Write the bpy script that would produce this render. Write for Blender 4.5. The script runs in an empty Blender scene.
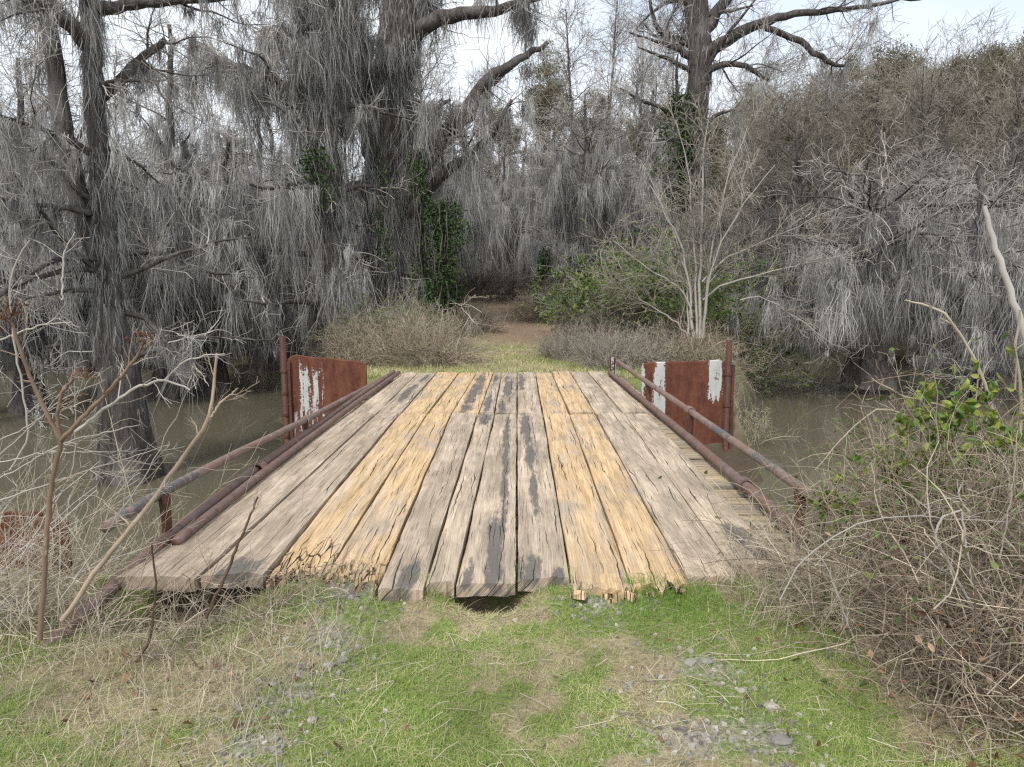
EXPOSURE = 1.08
import bpy, math, numpy as np
rng = np.random.default_rng(11)
SC = bpy.context.scene
COL = SC.collection
F, CX, CY, HOR = 739.0, 517.0, 383.5, 278.0
PITCH = math.atan((CY - HOR) / F)
CAMZ = 1.57
cp, sp = math.cos(PITCH), math.sin(PITCH)
WATER = -1.6

def ray(px, py):
    a, b = (px - CX) / F, (CY - py) / F
    return np.array([a, cp + b * sp, -sp + b * cp])
def pz(px, py, z=0.0):
    d = ray(px, py); t = (z - CAMZ) / d[2]
    return np.array([d[0] * t, d[1] * t, z])
def pY(px, py, Y):
    d = ray(px, py); t = Y / d[1]
    return np.array([d[0] * t, Y, CAMZ + d[2] * t])

# ------------------------------------------------------------------ numpy noise
def _h(i, j, s):
    n = (i * 374761393 + j * 668265263 + s * 1442695041) & 0xffffffff
    n = ((n ^ (n >> 13)) * 1274126177) & 0xffffffff
    return ((n ^ (n >> 16)) & 0xffff) / 65535.0
def vnoise(x, y, s=0):
    x = np.asarray(x, float); y = np.asarray(y, float)
    i = np.floor(x).astype(np.int64); j = np.floor(y).astype(np.int64)
    u = x - i; v = y - j; u = u * u * (3 - 2 * u); v = v * v * (3 - 2 * v)
    return (_h(i, j, s) * (1 - u) + _h(i + 1, j, s) * u) * (1 - v) + (_h(i, j + 1, s) * (1 - u) + _h(i + 1, j + 1, s) * u) * v
def fbm(x, y, s=0, o=4):
    a = 0; w = .5; t = 0
    for k in range(o):
        a = a + w * vnoise(x * 2 ** k, y * 2 ** k, s + k); t += w; w *= .5
    return a / t
def sst(a, b, x):
    t = np.clip((x - a) / (b - a), 0, 1); return t * t * (3 - 2 * t)
def nrm(v):
    return v / np.maximum(np.linalg.norm(v, axis=-1, keepdims=True), 1e-9)

# ------------------------------------------------------------------ mesh accumulation
class MB:
    def __init__(s): s.v = []; s.q = []; s.t = []; s.uv = []; s.n = 0; s.attr = {}
    def add(s, v, q, tone=0.5, uv=None, **attrs):
        v = np.asarray(v, float).reshape(-1, 3); q = np.asarray(q, np.int64).reshape(-1, 4)
        s.v.append(v); s.q.append(q + s.n); s.n += len(v)
        s.t.append(np.broadcast_to(np.asarray(tone, float), (len(v),)))
        s.uv.append(np.zeros((len(v), 2)) if uv is None else np.asarray(uv, float))
        for k, a in attrs.items(): s.attr.setdefault(k, []).append(np.broadcast_to(np.asarray(a, float), (len(v),)))
        return s
    def build(s, name, mat, parent=None, origin=(0, 0, 0), smooth=False, mesh_only=False):
        v = np.concatenate(s.v) - np.asarray(origin, float); q = np.concatenate(s.q)
        me = bpy.data.meshes.new(name)
        me.vertices.add(len(v)); me.vertices.foreach_set('co', v.astype(np.float32).ravel())
        me.loops.add(len(q) * 4); me.loops.foreach_set('vertex_index', q.astype(np.int32).ravel())
        me.polygons.add(len(q)); me.polygons.foreach_set('loop_start', np.arange(0, len(q) * 4, 4, dtype=np.int32))
        me.polygons.foreach_set('use_smooth', np.full(len(q), bool(smooth)))
        a = me.attributes.new('tone', 'FLOAT', 'POINT'); a.data.foreach_set('value', np.concatenate(s.t).astype(np.float32))
        for k, l in s.attr.items():
            a = me.attributes.new(k, 'FLOAT', 'POINT'); a.data.foreach_set('value', np.concatenate(l).astype(np.float32))
        uv = np.concatenate(s.uv)
        if uv.any():
            u = me.uv_layers.new(name='UVMap'); u.data.foreach_set('uv', uv[q.ravel()].astype(np.float32).ravel())
        me.update(calc_edges=True); me.materials.append(mat)
        if mesh_only: return me
        return link(name, me, parent)
def link(name, data, parent=None, loc=(0, 0, 0)):
    o = bpy.data.objects.new(name, data); COL.objects.link(o); o.location = loc
    if parent: o.parent = parent
    return o
def tag(o, label=None, cat=None, group=None, kind=None):
    for k, v in (('label', label), ('category', cat), ('group', group), ('kind', kind)):
        if v: o[k] = v
    return o
def thing(name, label, cat, loc=(0, 0, 0), group=None):
    return tag(link(name, None, None, tuple(loc)), label, cat, group)
def copy_thing(src, loc, rz=0, sc=1.0, label=None, cat=None, group=None):
    r = src.copy(); COL.objects.link(r); r.location = tuple(loc); r.rotation_euler = (0, 0, rz)
    r.scale = (sc, sc, sc) if np.isscalar(sc) else tuple(sc)
    for ch in src.children:
        c = ch.copy(); COL.objects.link(c); c.parent = r
    return tag(r, label, cat, group)

def tubes(mb, P, R, k=4, tone=0.5, uvs=False):
    """P (m,n,3), R (m,n)"""
    P = np.asarray(P, float); R = np.asarray(R, float)
    if P.ndim == 2: P = P[None]; R = R[None]
    m, n, _ = P.shape
    if m == 0: return mb
    T = nrm(np.gradient(P, axis=1))
    D = nrm(P[:, -1] - P[:, 0])
    ref = np.where(np.abs(D[:, 2:3]) < .8, np.array([[0, 0, 1.]]), np.array([[1., 0, 0]]))[:, None, :]
    A = nrm(np.cross(T, np.broadcast_to(ref, T.shape))); B = np.cross(T, A)
    ang = np.arange(k) * 2 * math.pi / k
    V = P[:, :, None, :] + R[:, :, None, None] * (A[:, :, None, :] * np.cos(ang)[None, None, :, None] + B[:, :, None, :] * np.sin(ang)[None, None, :, None])
    idx = np.arange(m * n * k).reshape(m, n, k)
    nx = np.roll(idx, -1, axis=2)
    q = np.stack([idx[:, :-1], nx[:, :-1], nx[:, 1:], idx[:, 1:]], -1).reshape(-1, 4)
    tone = np.asarray(tone, float)
    if tone.ndim == 1: tone = np.repeat(tone, n * k)
    uv = None
    if uvs:
        L = np.concatenate([np.zeros((m, 1)), np.cumsum(np.linalg.norm(np.diff(P, axis=1), axis=-1), 1)], 1)
        uv = np.stack([np.broadcast_to(np.abs(np.linspace(-1, 1, k))[None, None], (m, n, k)) * R[:, :, None] * 3, np.broadcast_to(L[:, :, None], (m, n, k))], -1).reshape(-1, 2)
    mb.add(V.reshape(-1, 3), q, tone, uv)
    return mb
def resample(P, R, n, wob=0.0):
    P = np.asarray(P, float); R = np.asarray(R, float)
    L = np.concatenate([[0], np.cumsum(np.linalg.norm(np.diff(P, axis=0), axis=1))]); t = np.linspace(0, L[-1], n)
    # catmull-rom-ish: interpolate then smooth
    Q = np.stack([np.interp(t, L, P[:, i]) for i in range(3)], 1); r = np.interp(t, L, R)
    for _ in range(max(1, n // (2 * len(P)))):
        Q[1:-1] = .25 * Q[:-2] + .5 * Q[1:-1] + .25 * Q[2:]
    if wob: Q[1:-1] += rng.normal(0, wob, (n - 2, 3))
    return Q, r
def pxpath(pts, Y, n=24, wob=0.0, dY=0.0):
    """pixel polyline (px, py, radius_px) at distance Y (+dY along it) -> world"""
    P = []; R = []
    for i, (x, y, r) in enumerate(pts):
        yy = Y + dY * i / max(1, len(pts) - 1); P.append(pY(x, y, yy)); R.append(r * yy / F)
    return resample(P, R, n, wob)
def grow(P, R, num, t0, t1, L, ang, up=0.0, wand=0.15, n=6, rr=0.5, tip=0.25, grav=0.0, Lt=0.5, azim=None, rmax=9.):
    """children from parents P(m,n,3): num per parent"""
    m, npar, _ = P.shape
    num = np.full(m, num) if np.isscalar(num) else num
    idx = np.repeat(np.arange(m), num); M = len(idx)
    t = rng.uniform(t0, t1, M); f = t * (npar - 1); i = np.minimum(f.astype(int), npar - 2); w = (f - i)[:, None]
    p0 = P[idx, i] * (1 - w) + P[idx, i + 1] * w
    r0 = R[idx, i] * (1 - w[:, 0]) + R[idx, i + 1] * w[:, 0]
    T = nrm(P[idx, i + 1] - P[idx, i])
    perp = rng.normal(0, 1, (M, 3)); perp -= (perp * T).sum(1, keepdims=True) * T; perp = nrm(perp)
    a = np.radians(rng.uniform(ang * .65, ang * 1.3, M))[:, None]
    d = np.cos(a) * T + np.sin(a) * perp; d[:, 2] += up; d = nrm(d)
    ln = L * (1 - Lt * t) * rng.uniform(.55, 1.25, M)
    Q = np.zeros((M, n, 3)); Q[:, 0] = p0
    for k in range(1, n):
        d = d + rng.normal(0, wand, (M, 3)); d[:, 2] += grav; d = nrm(d)
        Q[:, k] = Q[:, k - 1] + d * (ln / (n - 1))[:, None]
    rs = np.minimum(r0 * rr, rmax)
    RR = rs[:, None] * np.linspace(1, tip, n)[None]
    return Q, RR
def sample_on(P, k):
    m, n, _ = P.shape
    a = rng.integers(0, m, k); f = rng.uniform(0, n - 1.001, k); i = f.astype(int); w = (f - i)[:, None]
    return P[a, i] * (1 - w) + P[a, i + 1] * w
def moss(mb, A, ns, L, spread, W, zfloor=None, lump=.55):
    """hanging tufts: at every anchor A(m,3) ns strands that start along a twig and draw together downwards"""
    mA = len(A); M = mA * ns
    Lc = L * np.exp(rng.normal(0, lump, mA)); az = rng.uniform(0, math.pi, mA); wd = spread * rng.uniform(.5, 1.6, mA)
    o1 = rng.normal(0, 1, (mA, ns)).clip(-1.8, 1.8); o2 = rng.normal(0, .35, (mA, ns))
    la = (Lc[:, None] * rng.uniform(.35, 1.1, (mA, ns)) * (1 - .5 * (o1 / 1.8) ** 2)).ravel()
    ox = (wd[:, None] * (o1 * np.cos(az)[:, None] - o2 * np.sin(az)[:, None])).ravel(); oy = (wd[:, None] * (o1 * np.sin(az)[:, None] + o2 * np.cos(az)[:, None])).ravel()
    ctr = np.repeat(A, ns, 0); off = np.stack([ox, oy, rng.normal(0, spread * .4, M)], 1); p = ctr + off
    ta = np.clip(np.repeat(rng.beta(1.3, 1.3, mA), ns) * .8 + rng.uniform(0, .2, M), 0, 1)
    if zfloor is not None: la = np.minimum(la, np.maximum(p[:, 2] - zfloor - rng.uniform(0, .6, M), .05))
    az = rng.uniform(0, math.pi, M); sx = np.stack([np.cos(az), np.sin(az), np.zeros(M)], 1)
    prof = np.array([.6, 1., 1., .85, .7, .45, .1]); n = 7
    w = W * rng.uniform(.5, 1.5, M); cs = np.repeat(rng.normal(0, .018, (mA, n, 2)), ns, 0); conv = rng.uniform(.2, .65, M)
    V = np.zeros((M, n, 2, 3)); c = p.copy(); sway = rng.normal(0, .03, (M, 2))
    for k in range(n):
        if k:
            c = c + np.stack([-off[:, 0] * conv / (n - 1) + (sway[:, 0] + cs[:, k, 0] + rng.normal(0, .02, M)) * la, -off[:, 1] * conv / (n - 1) + (sway[:, 1] + cs[:, k, 1] + rng.normal(0, .02, M)) * la, -la / (n - 1)], 1)
        V[:, k, 0] = c - sx * (w * prof[k] * .5)[:, None]; V[:, k, 1] = c + sx * (w * prof[k] * .5)[:, None]
    idx = np.arange(M * n * 2).reshape(M, n, 2)
    q = np.stack([idx[:, :-1, 0], idx[:, :-1, 1], idx[:, 1:, 1], idx[:, 1:, 0]], -1).reshape(-1, 4)
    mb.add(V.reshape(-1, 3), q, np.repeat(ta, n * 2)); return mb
def leaves(mb, C, size, tone=None, droop=.3, aspect=.5):
    M = len(C); s = size * rng.uniform(.6, 1.3, M)
    d = nrm(rng.normal(0, 1, (M, 3)) - np.array([0, 0, droop])); e = nrm(np.cross(d, rng.normal(0, 1, (M, 3)))); nn = np.cross(d, e)
    V = np.zeros((M, 6, 3))
    V[:, 0] = C; V[:, 3] = C + d * s[:, None]
    for k, t in ((1, .35), (2, .75)):
        V[:, k] = C + d * (s * t)[:, None] + e * (s * aspect * (.5 if k == 1 else .36))[:, None] + nn * (s * .12)[:, None]
    V[:, 5] = C + d * (s * .35)[:, None] - e * (s * aspect * .5)[:, None] + nn * (s * .12)[:, None]
    V[:, 4] = C + d * (s * .75)[:, None] - e * (s * aspect * .36)[:, None] + nn * (s * .12)[:, None]
    b = np.arange(M)[:, None] * 6
    q = np.concatenate([b + np.array([[0, 1, 2, 3]]), b + np.array([[0, 3, 4, 5]])], 0)
    t = rng.uniform(0, 1, M) if tone is None else tone
    mb.add(V.reshape(-1, 3), q, np.repeat(t, 6)); return mb

# ------------------------------------------------------------------ materials
def new_mat(name):
    m = bpy.data.materials.new(name); m.use_nodes = True; nt = m.node_tree
    b = nt.nodes['Principled BSDF']; b.inputs['Specular IOR Level'].default_value = .25
    return m, nt, b
class NT:
    def __init__(s, nt): s.nt = nt
    def n(s, t, **k):
        x = s.nt.nodes.new(t)
        for a, v in k.items():
            if hasattr(x, a): setattr(x, a, v)
            else: x.inputs[a].default_value = v
        return x
    def l(s, a, b): s.nt.links.new(a, b)
    def val(s, sock, v):
        if hasattr(v, 'is_linked'): s.l(v, sock)
        else: sock.default_value = v
    def math(s, op, a, b=None, c=None, clamp=False):
        x = s.n('ShaderNodeMath', operation=op, use_clamp=clamp)
        for i, v in enumerate((a, b, c)):
            if v is not None: s.val(x.inputs[i], v)
        return x.outputs[0]
    def mix(s, f, a, b, bt='MIX'):
        x = s.n('ShaderNodeMix', data_type='RGBA', blend_type=bt)
        for sock, v in ((x.inputs['Factor'], f), (x.inputs[6], a), (x.inputs[7], b)):
            if isinstance(v, (tuple, list)) and len(v) == 3: v = (*v, 1)
            s.val(sock, v)
        return x.outputs[2]
    def rng(s, v, a, b, c=0., d=1., sm=False):
        x = s.n('ShaderNodeMapRange', interpolation_type='SMOOTHSTEP' if sm else 'LINEAR')
        s.val(x.inputs[0], v)
        for i, q in enumerate((a, b, c, d)): x.inputs[i + 1].default_value = q
        return x.outputs[0]
    def noise(s, vec, scale, detail=3, rough=.55, dist=0.):
        x = s.n('ShaderNodeTexNoise'); x.inputs['Scale'].default_value = scale; x.inputs['Detail'].default_value = detail
        x.inputs['Roughness'].default_value = rough; x.inputs['Distortion'].default_value = dist
        if vec is not None: s.l(vec, x.inputs['Vector'])
        return x.outputs['Fac']
    def map(s, vec, scale=(1, 1, 1), loc=(0, 0, 0)):
        x = s.n('ShaderNodeMapping'); s.l(vec, x.inputs[0]); x.inputs['Scale'].default_value = scale; x.inputs['Location'].default_value = loc
        return x.outputs[0]
    def attr(s, name): return s.n('ShaderNodeAttribute', attribute_name=name).outputs['Fac']
    def bump(s, h, b, strength=.5, dist=.01):
        x = s.n('ShaderNodeBump'); x.inputs['Strength'].default_value = strength; x.inputs['Distance'].default_value = dist
        s.l(h, x.inputs['Height']); s.l(x.outputs[0], b.inputs['Normal'])
def tone_mat(name, a, b, c=None, rough=.85, nscale=3., namt=.35, bscale=None, trans=0.):
    """colour by the per-piece 'tone' with patchy noise variation"""
    m, nt, bs = new_mat(name); N = NT(nt)
    t = N.attr('tone'); pos = N.n('ShaderNodeTexCoord').outputs['Object']
    rp = N.n('ShaderNodeValToRGB'); rp.color_ramp.elements[0].color = (*a, 1); rp.color_ramp.elements[1].color = (*(c or b), 1)
    if c: e = rp.color_ramp.elements.new(.5); e.color = (*b, 1)
    N.l(t, rp.inputs[0])
    nz = N.noise(pos, nscale, 4)
    v = N.rng(nz, .3, .7, 1 - namt, 1 + namt)
    hsv = N.n('ShaderNodeHueSaturation'); N.l(rp.outputs[0], hsv.inputs['Color']); N.l(v, hsv.inputs['Value'])
    N.l(hsv.outputs[0], bs.inputs['Base Color']); bs.inputs['Roughness'].default_value = rough
    if bscale: N.bump(N.noise(N.map(pos, (1, 1, .25)), bscale, 5), bs, .8, .03)
    if trans:
        tr = N.n('ShaderNodeBsdfTranslucent'); N.l(hsv.outputs[0], tr.inputs[0])
        mx = N.n('ShaderNodeMixShader'); mx.inputs[0].default_value = trans
        N.l(bs.outputs[0], mx.inputs[1]); N.l(tr.outputs[0], mx.inputs[2])
        N.l(mx.outputs[0], nt.nodes['Material Output'].inputs[0])
    return m
def bark_mat(name, dark, mid, lite):
    m, nt, b = new_mat(name); N = NT(nt); pos = N.n('ShaderNodeTexCoord').outputs['Object']
    f = N.noise(N.map(pos, (15, 15, 1.6)), 1, 5, .6, .6); f2 = N.noise(N.map(pos, (5, 5, .7)), 1, 4); big = N.noise(pos, 1.3, 4, .6)
    c = N.mix(N.rng(f, .36, .60), dark, mid); c = N.mix(N.math('MULTIPLY', N.rng(big, .5, .68), .75), c, lite)
    c = N.mix(N.math('MULTIPLY', N.rng(f2, .55, .7), .5), c, dark)
    N.l(c, b.inputs['Base Color']); b.inputs['Roughness'].default_value = .95
    N.bump(N.math('ADD', f, N.math('MULTIPLY', f2, .8)), b, 1., .06); return m
M = {}
M['moss'] = tone_mat('spanish_moss', (.12, .115, .11), (.36, .35, .34), (.57, .56, .54), nscale=.7, namt=.35, trans=.3)  # dark end paints shade of the gaps between tufts into random clumps
M['bark'] = bark_mat('grey_bark', (.04, .034, .032), (.12, .105, .098), (.21, .195, .185))
M['twig'] = tone_mat('grey_twig', (.22, .20, .184), (.39, .36, .332), (.56, .53, .49), nscale=.5, namt=.3)
M['twigbrown'] = tone_mat('brown_twig', (.15, .13, .105), (.27, .24, .20), (.41, .375, .325), nscale=.6, namt=.3)
M['twigpale'] = tone_mat('pale_twig', (.27, .245, .22), (.40, .37, .34), (.54, .51, .47), nscale=1., namt=.2)
M['twigdark'] = tone_mat('dark_twig', (.05, .042, .036), (.12, .10, .085), (.22, .19, .165), nscale=.5, namt=.3)  # darker copy of grey_twig, shade of the far thickets put into the colour
M['pinebark'] = bark_mat('pine_bark', (.09, .07, .06), (.2, .165, .14), (.28, .24, .21))
M['needle'] = tone_mat('pine_needles', (.135, .13, .078), (.22, .20, .13), (.33, .265, .19), nscale=.4, namt=.35, trans=.2)
M['ivy'] = tone_mat('ivy_leaf', (.02, .04, .013), (.04, .075, .022), (.075, .12, .035), nscale=1., namt=.35, rough=.5, trans=.15)
M['privet'] = tone_mat('shrub_leaf', (.055, .105, .025), (.12, .19, .05), (.25, .27, .08), nscale=1., namt=.3, rough=.5, trans=.25)
M['freshleaf'] = tone_mat('bright_leaf', (.07, .14, .025), (.14, .22, .04), (.30, .32, .07), nscale=3., namt=.25, rough=.4, trans=.3)
M['deadleaf'] = tone_mat('dead_leaf', (.10, .05, .03), (.25, .14, .08), (.42, .28, .18), nscale=5., namt=.3, trans=.2)
M['bramble'] = tone_mat('bramble_stem', (.10, .065, .05), (.25, .20, .15), (.52, .45, .35), nscale=2., namt=.3)
M['straw'] = tone_mat('dry_stem', (.19, .155, .11), (.36, .31, .23), (.56, .50, .39), nscale=2., namt=.25)
M['grass'] = tone_mat('grass_blades', (.58, .49, .32), (.36, .40, .135), (.19, .33, .06), nscale=2., namt=.3, trans=.25)
M['stalk'] = tone_mat('brown_stalk', (.10, .065, .045), (.27, .19, .14), (.5, .42, .33), nscale=6., namt=.3)
M['stone'] = tone_mat('grey_stone', (.13, .12, .105), (.24, .23, .205), (.42, .385, .34), nscale=20., namt=.25, rough=.8)

def ground_mat():
    m, nt, b = new_mat('ground_soil'); N = NT(nt)
    pos = N.n('ShaderNodeTexCoord').outputs['Object']
    g = N.attr('tone'); gr = N.attr('gravel')
    n1 = N.noise(pos, 9, 5); n2 = N.noise(pos, 45, 4); n3 = N.noise(pos, 1.4, 4)
    soil = N.mix(N.rng(n1, .35, .65), (.13, .10, .065), (.30, .245, .165))
    straw = N.mix(N.rng(n2, .35, .65), (.22, .175, .105), (.42, .35, .22))
    green = N.mix(N.rng(n2, .3, .7), (.09, .125, .03), (.20, .25, .07))
    c = N.mix(N.rng(n3, .35, .65), soil, straw)
    c = N.mix(N.rng(N.math('ADD', g, N.math('MULTIPLY', N.math('SUBTRACT', n1, .5), .6)), .35, .65), c, green)
    grav = N.mix(N.rng(n2, .3, .7), (.17, .155, .135), (.36, .33, .29))
    c = N.mix(N.rng(N.math('ADD', gr, N.math('MULTIPLY', N.math('SUBTRACT', n2, .5), .9)), .4, .7), c, grav)
    mud = N.attr('mud')
    c = N.mix(mud, c, N.mix(n1, (.05, .04, .028), (.11, .085, .06)))
    dirt = N.attr('dirt')
    c = N.mix(dirt, c, N.mix(n1, (.15, .10, .065), (.30, .215, .145)))
    N.l(c, b.inputs['Base Color']); b.inputs['Roughness'].default_value = .95
    N.bump(N.math('ADD', N.math('MULTIPLY', n1, .6), N.math('MULTIPLY', n2, .5)), b, .9, .03)
    return m
M['ground'] = ground_mat()
def water_mat():
    m, nt, b = new_mat('swamp_water'); N = NT(nt)
    pos = N.n('ShaderNodeTexCoord').outputs['Object']
    n = N.noise(N.map(pos, (1, .6, 1)), 1.1, 4, .5)
    n2 = N.noise(pos, .12, 2)
    N.l(N.mix(n2, (.10, .09, .062), (.13, .117, .082)), b.inputs['Base Color'])
    b.inputs['Roughness'].default_value = .02; b.inputs['Specular IOR Level'].default_value = .5; b.inputs['IOR'].default_value = 1.33
    N.bump(n, b, .025, .03)
    return m
M['water'] = water_mat()
def wood_mat(name, c1, c2, grey, gamt, crack=.55):
    m, nt, b = new_mat(name); N = NT(nt)
    uv = N.n('ShaderNodeTexCoord').outputs['UV']
    tar = N.attr('tar'); rot = N.attr('rot')
    wv = N.n('ShaderNodeTexNoise'); wv.inputs['Scale'].default_value = 2.2; N.l(N.map(uv, (1, .35, 1)), wv.inputs['Vector'])
    wob = N.n('ShaderNodeVectorMath', operation='MULTIPLY_ADD'); N.l(wv.outputs['Color'], wob.inputs[0]); wob.inputs[1].default_value = (.10, .0, 0); N.l(uv, wob.inputs[2])
    w = wob.outputs[0]
    g1 = N.noise(N.map(w, (130, 3.2, 1)), 1, 5, .65)
    g2 = N.noise(N.map(w, (24, .9, 1)), 1, 4, .6)
    g3 = N.noise(N.map(w, (4.5, .8, 1)), 1, 4, .6)
    blot = N.noise(N.map(w, (5, 2.2, 1), (7, 3, 0)), 1, 5, .65)
    sp_ = N.n('ShaderNodeSeparateXYZ'); N.l(uv, sp_.inputs[0])
    def split(f, amp, wd, lo, hi, my, off):
        """long splits that run with the grain and taper out at both ends"""
        wn = N.noise(N.map(uv, (2.5, .9, 1), off), 1, 4, .6)
        v = N.n('ShaderNodeTexVoronoi', voronoi_dimensions='1D', feature='DISTANCE_TO_EDGE'); v.inputs['Scale'].default_value = 1
        N.l(N.math('ADD', N.math('ADD', N.math('MULTIPLY', sp_.outputs[0], f), off[0]), N.math('MULTIPLY', wn, amp)), v.inputs['W'])
        mk = N.rng(N.noise(N.map(uv, (f * .55, my, 1), (off[1], off[0], 0)), 1, 3, .6), lo, hi)
        return N.rng(N.math('DIVIDE', v.outputs['Distance'], N.math('ADD', N.math('MULTIPLY', mk, wd), .0001)), .5, 1., 1, 0)
    crk = split(11, 1.6, .05, .49, .64, 1.0, (3, 9, 0))
    crk2 = N.math('MULTIPLY', split(30, 3., .09, .53, .68, 2.6, (1, 4, 0)), .75)
    vo = N.n('ShaderNodeTexVoronoi', feature='DISTANCE_TO_EDGE'); vo.inputs['Scale'].default_value = 1; N.l(N.map(w, (30, 5, 1)), vo.inputs['Vector'])
    chk = N.math('MULTIPLY', N.rng(vo.outputs['Distance'], .0, .07, 1, 0), N.rng(N.math('ADD', rot, N.math('MULTIPLY', N.math('SUBTRACT', blot, .5), 1.6)), .4, .62))
    crack_t = N.math('MAXIMUM', N.math('MAXIMUM', crk, crk2), chk)
    crack_t = N.math('MULTIPLY', crack_t, crack + .35, clamp=True)
    base = N.mix(N.rng(g2, .3, .7), c1, c2)
    gm = N.math('ADD', N.math('MULTIPLY', N.math('SUBTRACT', g3, .5), 1.6), N.math('MULTIPLY', N.math('SUBTRACT', blot, .5), 1.2))
    base = N.mix(N.rng(N.math('ADD', gm, gamt), .3, .7), base, grey)
    lite = N.rng(N.noise(N.map(w, (9, .5, 1), (11, 2, 0)), 1, 4, .6), .52, .72)
    base = N.mix(N.math('MULTIPLY', lite, .45), base, (.60, .50, .38))
    hsv = N.n('ShaderNodeHueSaturation'); N.l(base, hsv.inputs['Color'])
    N.l(N.math('MULTIPLY', N.rng(g1, .25, .75, .56, 1.36), N.rng(g2, .25, .75, .8, 1.15)), hsv.inputs['Value'])
    stain = N.rng(N.noise(N.map(uv, (6, 1.3, 1), (2, 5, 0)), 1, 7, .68), .50, .80)
    col = N.mix(N.math('MULTIPLY', stain, .55), hsv.outputs[0], (.15, .122, .09))
    tm = N.rng(N.math('ADD', tar, N.math('MULTIPLY', N.math('SUBTRACT', N.noise(N.map(w, (11, 2.2, 1)), 1, 7, .72), .5), 2.6)), .45, .72)
    tarc = N.mix(N.noise(uv, 60, 3), (.06, .057, .053), (.165, .155, .145))
    tm = N.math('MULTIPLY', tm, N.rng(tar, .06, .3))
    col = N.mix(N.math('MULTIPLY', tm, .88), col, tarc)
    col = N.mix(crack_t, col, (.022, .018, .014))
    N.l(col, b.inputs['Base Color']); b.inputs['Roughness'].default_value = .82
    h = N.math('SUBTRACT', N.math('ADD', N.math('MULTIPLY', g1, .35), N.math('MULTIPLY', g2, .5)), N.math('MULTIPLY', crack_t, 1.2))
    N.bump(h, b, 1., .016)
    return m
M['wtan'] = wood_mat('wood_tan', (.47, .365, .265), (.62, .505, .385), (.35, .285, .215), .52)
M['worange'] = wood_mat('wood_orange', (.51, .34, .175), (.65, .47, .28), (.40, .32, .245), .36, .8)
M['wgrey'] = wood_mat('wood_grey', (.44, .345, .26), (.59, .485, .375), (.345, .275, .205), .54)
M['wdark'] = wood_mat('wood_dark', (.10, .08, .065), (.20, .165, .13), (.09, .08, .075), .5)
M['wtie'] = wood_mat('wood_tie', (.38, .29, .18), (.54, .42, .27), (.27, .24, .2), .45)
def metal_mat(name, rust1, rust2, paint=(.62, .64, .66), gloss=.6, streak=True):
    m, nt, b = new_mat(name); N = NT(nt)
    pos = N.n('ShaderNodeTexCoord').outputs['Object']
    n1 = N.noise(pos, 6, 6, .65); n2 = N.noise(pos, 30, 5, .65); ns = N.noise(N.map(pos, (14, 14, 1.2)), 1, 5, .65)
    c = N.mix(N.rng(n1, .3, .7), rust1, rust2)
    c = N.mix(N.math('MULTIPLY', N.rng(ns, .5, .75), .7), c, (.06, .028, .022))
    c = N.mix(N.math('MULTIPLY', N.rng(n2, .55, .75), .5), c, (.30, .13, .06))
    p = N.attr('paint')
    pm = N.rng(N.math('ADD', p, N.math('ADD', N.math('MULTIPLY', N.math('SUBTRACT', ns, .5), 3.4), N.math('MULTIPLY', N.math('SUBTRACT', n2, .5), 1.4))), .46, .56)
    pm = N.math('MULTIPLY', pm, N.rng(p, .02, .25))
    c = N.mix(N.math('MULTIPLY', N.rng(N.noise(N.map(pos, (5, 5, .8)), 1, 6, .7), .45, .7), .6), c, (.21, .09, .05))
    c = N.mix(pm, c, N.mix(n1, paint, tuple(x * .8 for x in paint)))
    N.l(c, b.inputs['Base Color']); b.inputs['Roughness'].default_value = gloss
    N.bump(N.math('ADD', n2, N.math('MULTIPLY', pm, .3)), b, .5, .006)
    return m
M['rust'] = metal_mat('rusty_plate', (.075, .024, .016), (.155, .055, .032), (.52, .53, .52))
M['pipe'] = metal_mat('rusty_pipe', (.125, .088, .08), (.195, .145, .13), (.20, .21, .23), .6)
M['pipegrey'] = metal_mat('weathered_pipe', (.17, .125, .105), (.235, .185, .165), (.12, .12, .125), .55)
M['girder'] = metal_mat('rusty_girder', (.05, .025, .02), (.09, .04, .03))
# ------------------------------------------------------------------ world, sun, camera
SUN_EL, SUN_AZ = math.radians(48), math.radians(205)     # azimuth measured clockwise from +Y
w = bpy.data.worlds.new("World"); SC.world = w; w.use_nodes = True
N = NT(w.node_tree); bg = w.node_tree.nodes['Background']
sky = N.n('ShaderNodeTexSky', sky_type='NISHITA', sun_disc=False); sky.sun_elevation = SUN_EL; sky.sun_rotation = SUN_AZ; sky.dust_density = 2
g = N.n('ShaderNodeTexCoord').outputs['Generated']
sx = N.n('ShaderNodeSeparateXYZ'); N.l(g, sx.inputs[0])
zz = N.math('ADD', N.math('MAXIMUM', sx.outputs[2], 0.0), .22)
cb = N.n('ShaderNodeCombineXYZ'); N.l(N.math('DIVIDE', sx.outputs[0], zz), cb.inputs[0]); N.l(N.math('DIVIDE', sx.outputs[1], zz), cb.inputs[1])
cn = N.noise(cb.outputs[0], 1.1, 6, .55, .3); cn2 = N.noise(N.map(cb.outputs[0], (1, 1, 1), (5, 2, 0)), .7, 4)
cloud = N.mix(N.rng(cn, .3, .72), (4.2, 4.65, 5.2), (6.3, 6.5, 6.7))
skyc = N.mix(N.rng(cn2, .28, .5, .45, .98), sky.outputs[0], cloud)
N.l(skyc, bg.inputs['Color']); bg.inputs['Strength'].default_value = .1
sl = bpy.data.lights.new('sun', 'SUN'); sl.energy = 1.5; sl.angle = math.radians(10); sl.color = (1, .95, .88)
so = link('sun', sl); so.rotation_euler = (math.pi / 2 - SUN_EL, 0, -SUN_AZ + math.pi)
so.rotation_euler = (-(math.pi / 2 - SUN_EL), 0, 0)
from mathutils import Vector
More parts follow.
